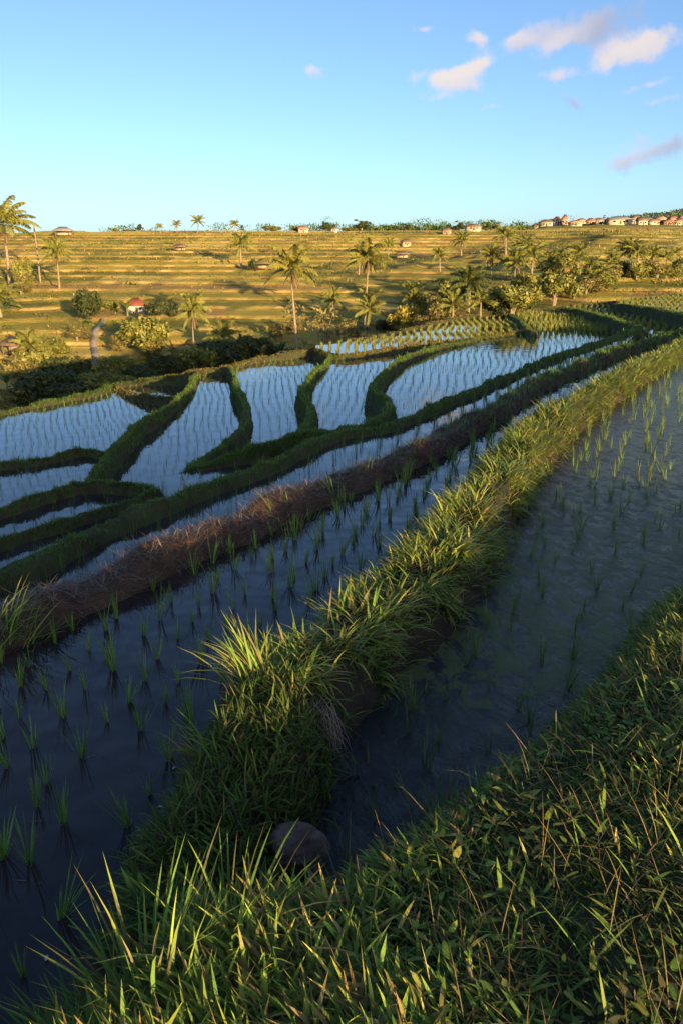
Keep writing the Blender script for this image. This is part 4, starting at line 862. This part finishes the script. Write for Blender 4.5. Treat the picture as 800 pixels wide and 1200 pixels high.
def house(px, py, wpx, hpx, wall, rf, label, Y=None, rz=0., hip=True, wins=2, deep=.8, cat='house', nm='house', roof_share=.42):
    p = hit(px, py) if Y is None else at_y(px, py, Y)
    if Y is not None: p[2] = H1(p[0], p[1])
    s = p[1]/F; w = wpx*s*.7; tot = hpx*s*(.64 if px > 600 else .75); d = w*deep; hw = tot*(1-roof_share)
    o = empty(nm, (p[0], p[1], p[2]), rz); mk('wall', [(-w/2, w/2, -d/2, d/2, -.8, hw)], M[wall], o)
    roof(w, d, hw+.06, tot*roof_share, rf, o, hip, over=w*.09)
    k = max(1, wins); f = -d/2-.03; dw = min(.9, w*.16)
    mk('door', [(-dw/2, dw/2, f, f+.05, 0, min(hw*.78, 2.))], M['wood'], o)
    for j in range(k):
        cx = (-.5+(j+.5)/k)*w*.86
        if abs(cx) < dw*.9: cx += dw*1.4
        ww = min(.5, w*.09); mk('window', [(cx-ww, cx+ww, f, f+.05, hw*.42, hw*.75)], M['dark'], o)
    tag(o, label, cat); return o
def shelter(px, py, wpx, hpx, rf, label, Y=None, rz=0., panel=True):
    """open field shelter: posts, raised floor, low wall and a roof"""
    p = hit(px, py) if Y is None else at_y(px, py, Y)
    if Y is not None: p[2] = H1(p[0], p[1])
    s = p[1]/F; w = wpx*s*.85; tot = hpx*s*.85; d = w*.75; hw = tot*.55; o = empty('field_shelter', (p[0], p[1], p[2]), rz); r = .05*w/2
    for sx in (-1, 1):
        for sy in (-1, 1): mk('post', [(sx*w*.45-r, sx*w*.45+r, sy*d*.45-r, sy*d*.45+r, -.6, hw)], M['wood'], o)
    mk('floor', [(-w*.46, w*.46, -d*.46, d*.46, hw*.12, hw*.2)], M['wood'], o)
    if panel: mk('back_wall', [(-w*.44, w*.44, d*.40, d*.43, hw*.2, hw*.97)], M['tan_wall'], o)
    roof(w, d, hw+.04, tot*.4, rf, o, True, over=w*.12); tag(o, label, 'hut'); return o
house(160, 366, 25, 21, 'white_wall', 'hut_roof', 'white hut with red hipped roof on the hillside', rz=.35, wins=1, nm='hut', cat='hut', roof_share=.5)
shelter(75, 277, 20, 12, 'grey_roof', 'dark hut with flat grey roof on the skyline at the left', Y=205, rz=.2)
shelter(310, 316, 22, 14, 'brown_roof', 'open brown field shelter right of the lone palm')
shelter(211, 294, 14, 9, 'brown_roof', 'low brown field shelter below the skyline palms')
shelter(20, 415, 30, 24, 'brown_roof', 'dark thatched shed in the shade at the left edge')
shelter(471, 303, 15, 10, 'brown_roof', 'lower thatched hut on the upper slope near the middle')
house(475, 289, 13, 9, 'tan_wall', 'brown_roof', 'small hut with pale wall above the lower thatched hut', rz=.3, nm='hut', cat='hut')
house(355, 276, 15, 9, 'tan_wall', 'red_roof', 'reddish hut on the skyline right of the broad tree', Y=218, rz=.2, nm='hut', cat='hut')
house(522, 286, 13, 9, 'tan_wall', 'brown_roof', 'little hut below the skyline left of the right grove', Y=200, nm='hut', cat='hut')
house(553, 280, 22, 9, 'tan_wall', 'brown_roof', 'long low hut among the right skyline grove', Y=214, nm='hut', cat='hut')
house(392, 275, 10, 7, 'white_wall', 'brown_roof', 'tiny pale hut on the skyline near the upright tree', Y=219, nm='hut', cat='hut')
VIL = [(638,273,18,11,'cream_wall','brown_roof','first village house from the left with cream walls'),(651,274,12,14,'white_wall','orange_roof','white village house with a steep orange roof'),(660,273,9,17,'pink_wall','red_roof','narrow tall red-roofed house in the village'),
       (672,275,18,9,'cream_wall','orange_roof','low cream house with orange roof left of the warehouse'),(690,274,14,11,'tan_wall','red_roof','tan house with red roof among the trees'),(700,276,12,10,'white_wall','red_roof','white house with red roof left of the warehouse'),
       (722,275,34,13,'cream_wall','grey_roof','long cream warehouse with a pale roof'),(741,276,12,12,'white_wall','orange_roof','white gabled house right of the warehouse'),(750,272,14,13,'cream_wall','brown_roof','cream gabled house on the village ridge'),
       (764,278,22,9,'cream_wall','red_roof','wide low cream house in the right of the village'),(772,270,14,11,'tan_wall','orange_roof','tan house with orange roof on the upper row'),(780,278,14,9,'pink_wall','red_roof','pinkish house with dark red roof on the lower row'),
       (786,270,12,12,'pink_wall','red_roof','red-roofed house on the upper row near the right edge'),(795,277,16,10,'tan_wall','red_roof','lower red-roofed house at the right edge'),(798,268,14,12,'pink_wall','orange_roof','upper orange-roofed house at the right edge'),
       (628,272,12,9,'tan_wall','red_roof','small tan house at the left end of the village'),(712,268,16,8,'white_wall','red_roof','long-roofed house peeking above the warehouse')]
VIL += [(645,267,11,7,'tan_wall','brown_roof','brown-roofed house behind the first village house'),(680,267,13,8,'cream_wall','red_roof','cream house behind the low orange-roofed one'),(733,266,13,7,'pink_wall','brown_roof','brown-roofed house behind the warehouse'),(758,267,11,8,'white_wall','grey_roof','white house with a grey roof on the upper row'),
        (790,281,12,8,'cream_wall','orange_roof','lowest cream house with orange roof near the right edge'),(770,282,12,7,'white_wall','brown_roof','lowest white house with a brown roof'),(752,279,9,8,'tan_wall','orange_roof','small tan house below the cream gabled one'),(714,277,9,7,'tan_wall','red_roof','tiny red-roofed house in front of the warehouse')]
for px, py, w, h, wl, rf, lb in VIL: house(px, py, w, h, wl, rf, lb, Y=random.uniform(315, 345) if py > 271 else random.uniform(370, 400), rz=random.uniform(-.35, .35), hip=random.random() < .6, wins=3)
# concrete footpath climbing from the valley
P = [hit(118, 434), hit(113, 418), hit(110, 402), hit(112, 389), hit(121, 376)]; S = smooth_poly(np.array(P), 6); V = []; q = []
for i, s in enumerate(S):
    zc = max(H1(s[0]-.5, s[1]), H1(s[0]+.5, s[1]), H1(s[0], s[1]))+.12
    wv = .34+.1*sin(i*2.3); V += [(s[0]-wv, s[1], zc), (s[0]+wv, s[1], zc), (s[0]+wv, s[1], zc-.5), (s[0]-wv, s[1], zc-.5)]
    if i: b = 4*(i-1); q += [[b, b+1, b+5, b+4], [b+1, b+2, b+6, b+5], [b+3, b, b+4, b+7]]
tag(link('footpath', mesh_np('footpath', V, [np.array(q)], M['concrete'])), 'pale concrete footpath climbing the left hillside', 'path', None, 'structure')
# bare dead trunk on the left slope
p = hit(48, 333); h = at_y(48, 264, p[1])[2]-p[2]; v, f = tube([[0, 0, -.2], [.05, 0, h*.5], [0, .05, h]], [.16, .13, .10], 7)
o = link('dead_trunk', mesh_np('dead_trunk', v, [f], M['bark'], smooth=True)); o.location = p; tag(o, 'bare pole-like palm trunk without a crown at the left', 'tree trunk')
# ------------------------------------------------------------------ stone
def stone(px, py, z, r, label, sq=(1, .8, .9), seed=3):
    import bmesh
    bm = bmesh.new(); bmesh.ops.create_icosphere(bm, subdivisions=5, radius=1); g_ = np.random.default_rng(seed+5); PL = []
    for q_ in range(11): n_ = g_.normal(0, 1, 3); PL.append((n_/np.linalg.norm(n_), g_.uniform(.40, .62)))
    for v_ in bm.verts:
        c = v_.co; k = 1+.22*float(fbm(c.x*1.1+seed, c.y*1.1+c.z*1.3, seed, 3)); m_ = max(abs(c.x), abs(c.y), abs(c.z)); k *= (1-.3)+.3/m_*.8
        
        p_ = np.array([c.x, c.y, c.z])*(.92+.10*float(fbm(c.x*3+seed, c.y*3+c.z*4, seed, 4)))
        for n_, d_ in PL:
            e_ = p_@n_-d_
            if e_ > 0: p_ = p_-n_*e_*.9
        v_.co = (p_[0]*sq[0]*r, p_[1]*sq[1]*r, p_[2]*sq[2]*r)
    me = bpy.data.meshes.new('stone'); bm.to_mesh(me); bm.free(); me.materials.append(M['stone'])
    for pl in me.polygons: pl.use_smooth = True
    o = link('stone', me); o.location = at(px, py, z); o.rotation_euler = (.2, .15, .4); tag(o, label, 'stone'); return o
stone(344, 1004, .17, .14, 'reddish grey stone blocking the end of the inlet pool', (1, .8, 1.25))
# floating bits on the near water
def bit(px, py, s, label, c=(.5, .5, .48), nm='fallen_petal'):
    p = at(px, py, .004); n = 7; a = np.arange(n)*2*pi/n; V = [(s*cos(t), .55*s*sin(t), .002*sin(3*t)) for t in a]; V += [(x, y, z+.003) for x, y, z in V]
    q = [[k, (k+1) % n, n+(k+1) % n, n+k] for k in range(n)]
    me = bpy.data.meshes.new(nm); me.from_pydata(V, [], [list(range(n))[::-1], [n+k for k in range(n)]]+q); me.materials.append(PET)
    o = link(nm, me); o.location = p; o.rotation_euler = (0, 0, random.uniform(0, 6)); tag(o, label, 'petal')
PET = plain('petal', (.45,.45,.42), (.6,.6,.56), 20, .6, 0)
bit(204, 900, .010, 'tiny white petal floating on dark water by the weedy bank'); bit(188, 946, .011, 'white petal floating alone below another on the dark water'); bit(55, 1123, .012, 'pale petal floating near the lower left bank'); bit(227, 928, .009, 'small pale petal touching the weedy bank edge')
# ------------------------------------------------------------------ sky with small evening clouds
w = bpy.data.worlds.new('World'); scene.world = w; w.use_nodes = True; nt = w.node_tree; N = nt.nodes; Lk = nt.links
bg = N['Background']; sky = N.new('ShaderNodeTexSky'); sky.sky_type = 'NISHITA'; sky.sun_disc = False
sky.sun_elevation = SUN_EL; sky.sun_rotation = pi-SUN_AZ; sky.altitude = 300; sky.air_density = .62; sky.dust_density = 1.5; sky.ozone_density = 1.9
tc = N.new('ShaderNodeTexCoord'); sp = N.new('ShaderNodeSeparateXYZ'); Lk.new(tc.outputs['Generated'], sp.inputs[0])
def math_(op, a, b=None, c=None):
    n = N.new('ShaderNodeMath'); n.operation = op
    for i, v_ in enumerate((a, b, c)):
        if v_ is None: continue
        if isinstance(v_, (int, float)): n.inputs[i].default_value = v_
        else: Lk.new(v_, n.inputs[i])
    return n.outputs[0]
az = math_('ARCTAN2', sp.outputs[0], sp.outputs[1]); el = math_('ARCSINE', sp.outputs[2])
nz = noise(N, Lk, 20, 6, tc.outputs['Generated'], .6); nz2 = noise(N, Lk, 45, 5, tc.outputs['Generated'], .6)
cs = nz.outputs['Color']; sc = N.new('ShaderNodeSeparateXYZ'); Lk.new(cs, sc.inputs[0])
azd = math_('MULTIPLY_ADD', math_('SUBTRACT', sc.outputs[0], .5), .05, az); eld = math_('MULTIPLY_ADD', math_('SUBTRACT', sc.outputs[1], .5), .035, el)
CL = [(520,88,34,9,.12,1.,0),(552,78,26,9,.2,.9,0),(545,100,24,7,0,.9,.3),(515,112,16,5,.1,.6,.2),(550,47,18,8,.1,.75,.1),(632,38,30,10,.3,.8,.5),(605,52,20,6,0,.7,.2),(660,50,30,9,.35,.95,.15),(705,30,44,17,.2,.9,.95),(722,62,36,10,.3,1.,0),(765,50,34,11,.3,.95,.2),
      (655,88,26,6,.1,.6,.3),(757,102,28,6,.2,.6,.3),(675,118,20,9,0,.6,.9),(735,182,26,11,.2,.8,.6),(792,170,30,13,.3,.9,.9),(370,87,15,7,0,.7,.2),(570,128,22,5,.2,.5,.3),(495,33,10,4,.2,.5,.2),(770,120,26,5,.1,.5,.3),(750,160,10,5,0,.4,.5)]
dens = None; grey = None
for px, py, rx, ry, rot, a, gv in CL:
    d = ray(px, py); d = d/np.linalg.norm(d); a0 = math.atan2(d[0], d[1]); e0 = math.asin(d[2])
    k = F*1.05
    du = math_('MULTIPLY', math_('SUBTRACT', azd, a0), cos(e0)*k); dv = math_('MULTIPLY', math_('SUBTRACT', eld, e0), k)
    u1 = math_('ADD', math_('MULTIPLY', du, cos(rot)/(rx*.82)), math_('MULTIPLY', dv, sin(rot)/(rx*.82))); v1 = math_('ADD', math_('MULTIPLY', du, -sin(rot)/ry), math_('MULTIPLY', dv, cos(rot)/ry))
    r2 = math_('ADD', math_('MULTIPLY', u1, u1), math_('MULTIPLY', v1, v1))
    g = math_('MULTIPLY', math_('EXPONENT', math_('MULTIPLY', r2, -.8)), min(1.1, a*1.3+.15))
    dens = g if dens is None else math_('ADD', dens, g)
    gg = math_('MULTIPLY', g, math_('ADD', gv, math_('MULTIPLY', v1, -.25)))
    grey = gg if grey is None else math_('ADD', grey, gg)
den = math_('MULTIPLY_ADD', math_('SUBTRACT', nz2.outputs['Fac'], .5), 1.7, dens)
mr = N.new('ShaderNodeMapRange'); mr.interpolation_type = 'SMOOTHSTEP'; mr.inputs[1].default_value = .35; mr.inputs[2].default_value = 1.35; mr.inputs[4].default_value = .8; Lk.new(den, mr.inputs[0])
gate = N.new('ShaderNodeMapRange'); gate.inputs[1].default_value = .03; gate.inputs[2].default_value = .25; Lk.new(dens, gate.inputs[0])
cov = math_('MULTIPLY', mr.outputs[0], gate.outputs[0])
gr = math_('DIVIDE', grey, math_('ADD', dens, .02))
cc = ramp(N, [(.05, (3.3, 2.75, 2.3)), (.35, (2.7, 2.4, 2.5)), (.9, (1.6, 1.58, 1.95))]); Lk.new(gr, cc.inputs[0])
mx = N.new('ShaderNodeMix'); mx.data_type = 'RGBA'; Lk.new(cov, mx.inputs[0]); Lk.new(sky.outputs[0], mx.inputs[6]); Lk.new(cc.outputs[0], mx.inputs[7])
Lk.new(mx.outputs[2], bg.inputs[0]); bg.inputs[1].default_value = .113
# ------------------------------------------------------------------ sun and camera
sl = bpy.data.lights.new('sun', 'SUN'); sl.energy = 5.0; sl.angle = radians(.5); sl.color = (1, .70, .36)
so = bpy.data.objects.new('sun', sl); COL.objects.link(so)
from mathutils import Vector
sd = Vector((sin(SUN_AZ)*cos(SUN_EL), -cos(SUN_AZ)*cos(SUN_EL), sin(SUN_EL)))
so.rotation_euler = sd.to_track_quat('Z', 'Y').to_euler(); so.location = (30, -60, 40)
cam = bpy.data.cameras.new('camera'); cam.sensor_fit = 'VERTICAL'; cam.sensor_height = 24; cam.lens = F/1200*24; cam.clip_start = .05; cam.clip_end = 3000
co = bpy.data.objects.new('camera', cam); COL.objects.link(co); co.location = (0, 0, CAMH); co.rotation_euler = (pi/2-PITCH, 0, 0); scene.camera = co
vs = scene.view_settings; vs.view_transform = 'Standard'; vs.look = 'None'; vs.gamma = 1; vs.exposure = 1.43; vs.use_curve_mapping = False
scene.cycles.max_bounces = 6; scene.cycles.diffuse_bounces = 3; scene.cycles.use_denoising = True
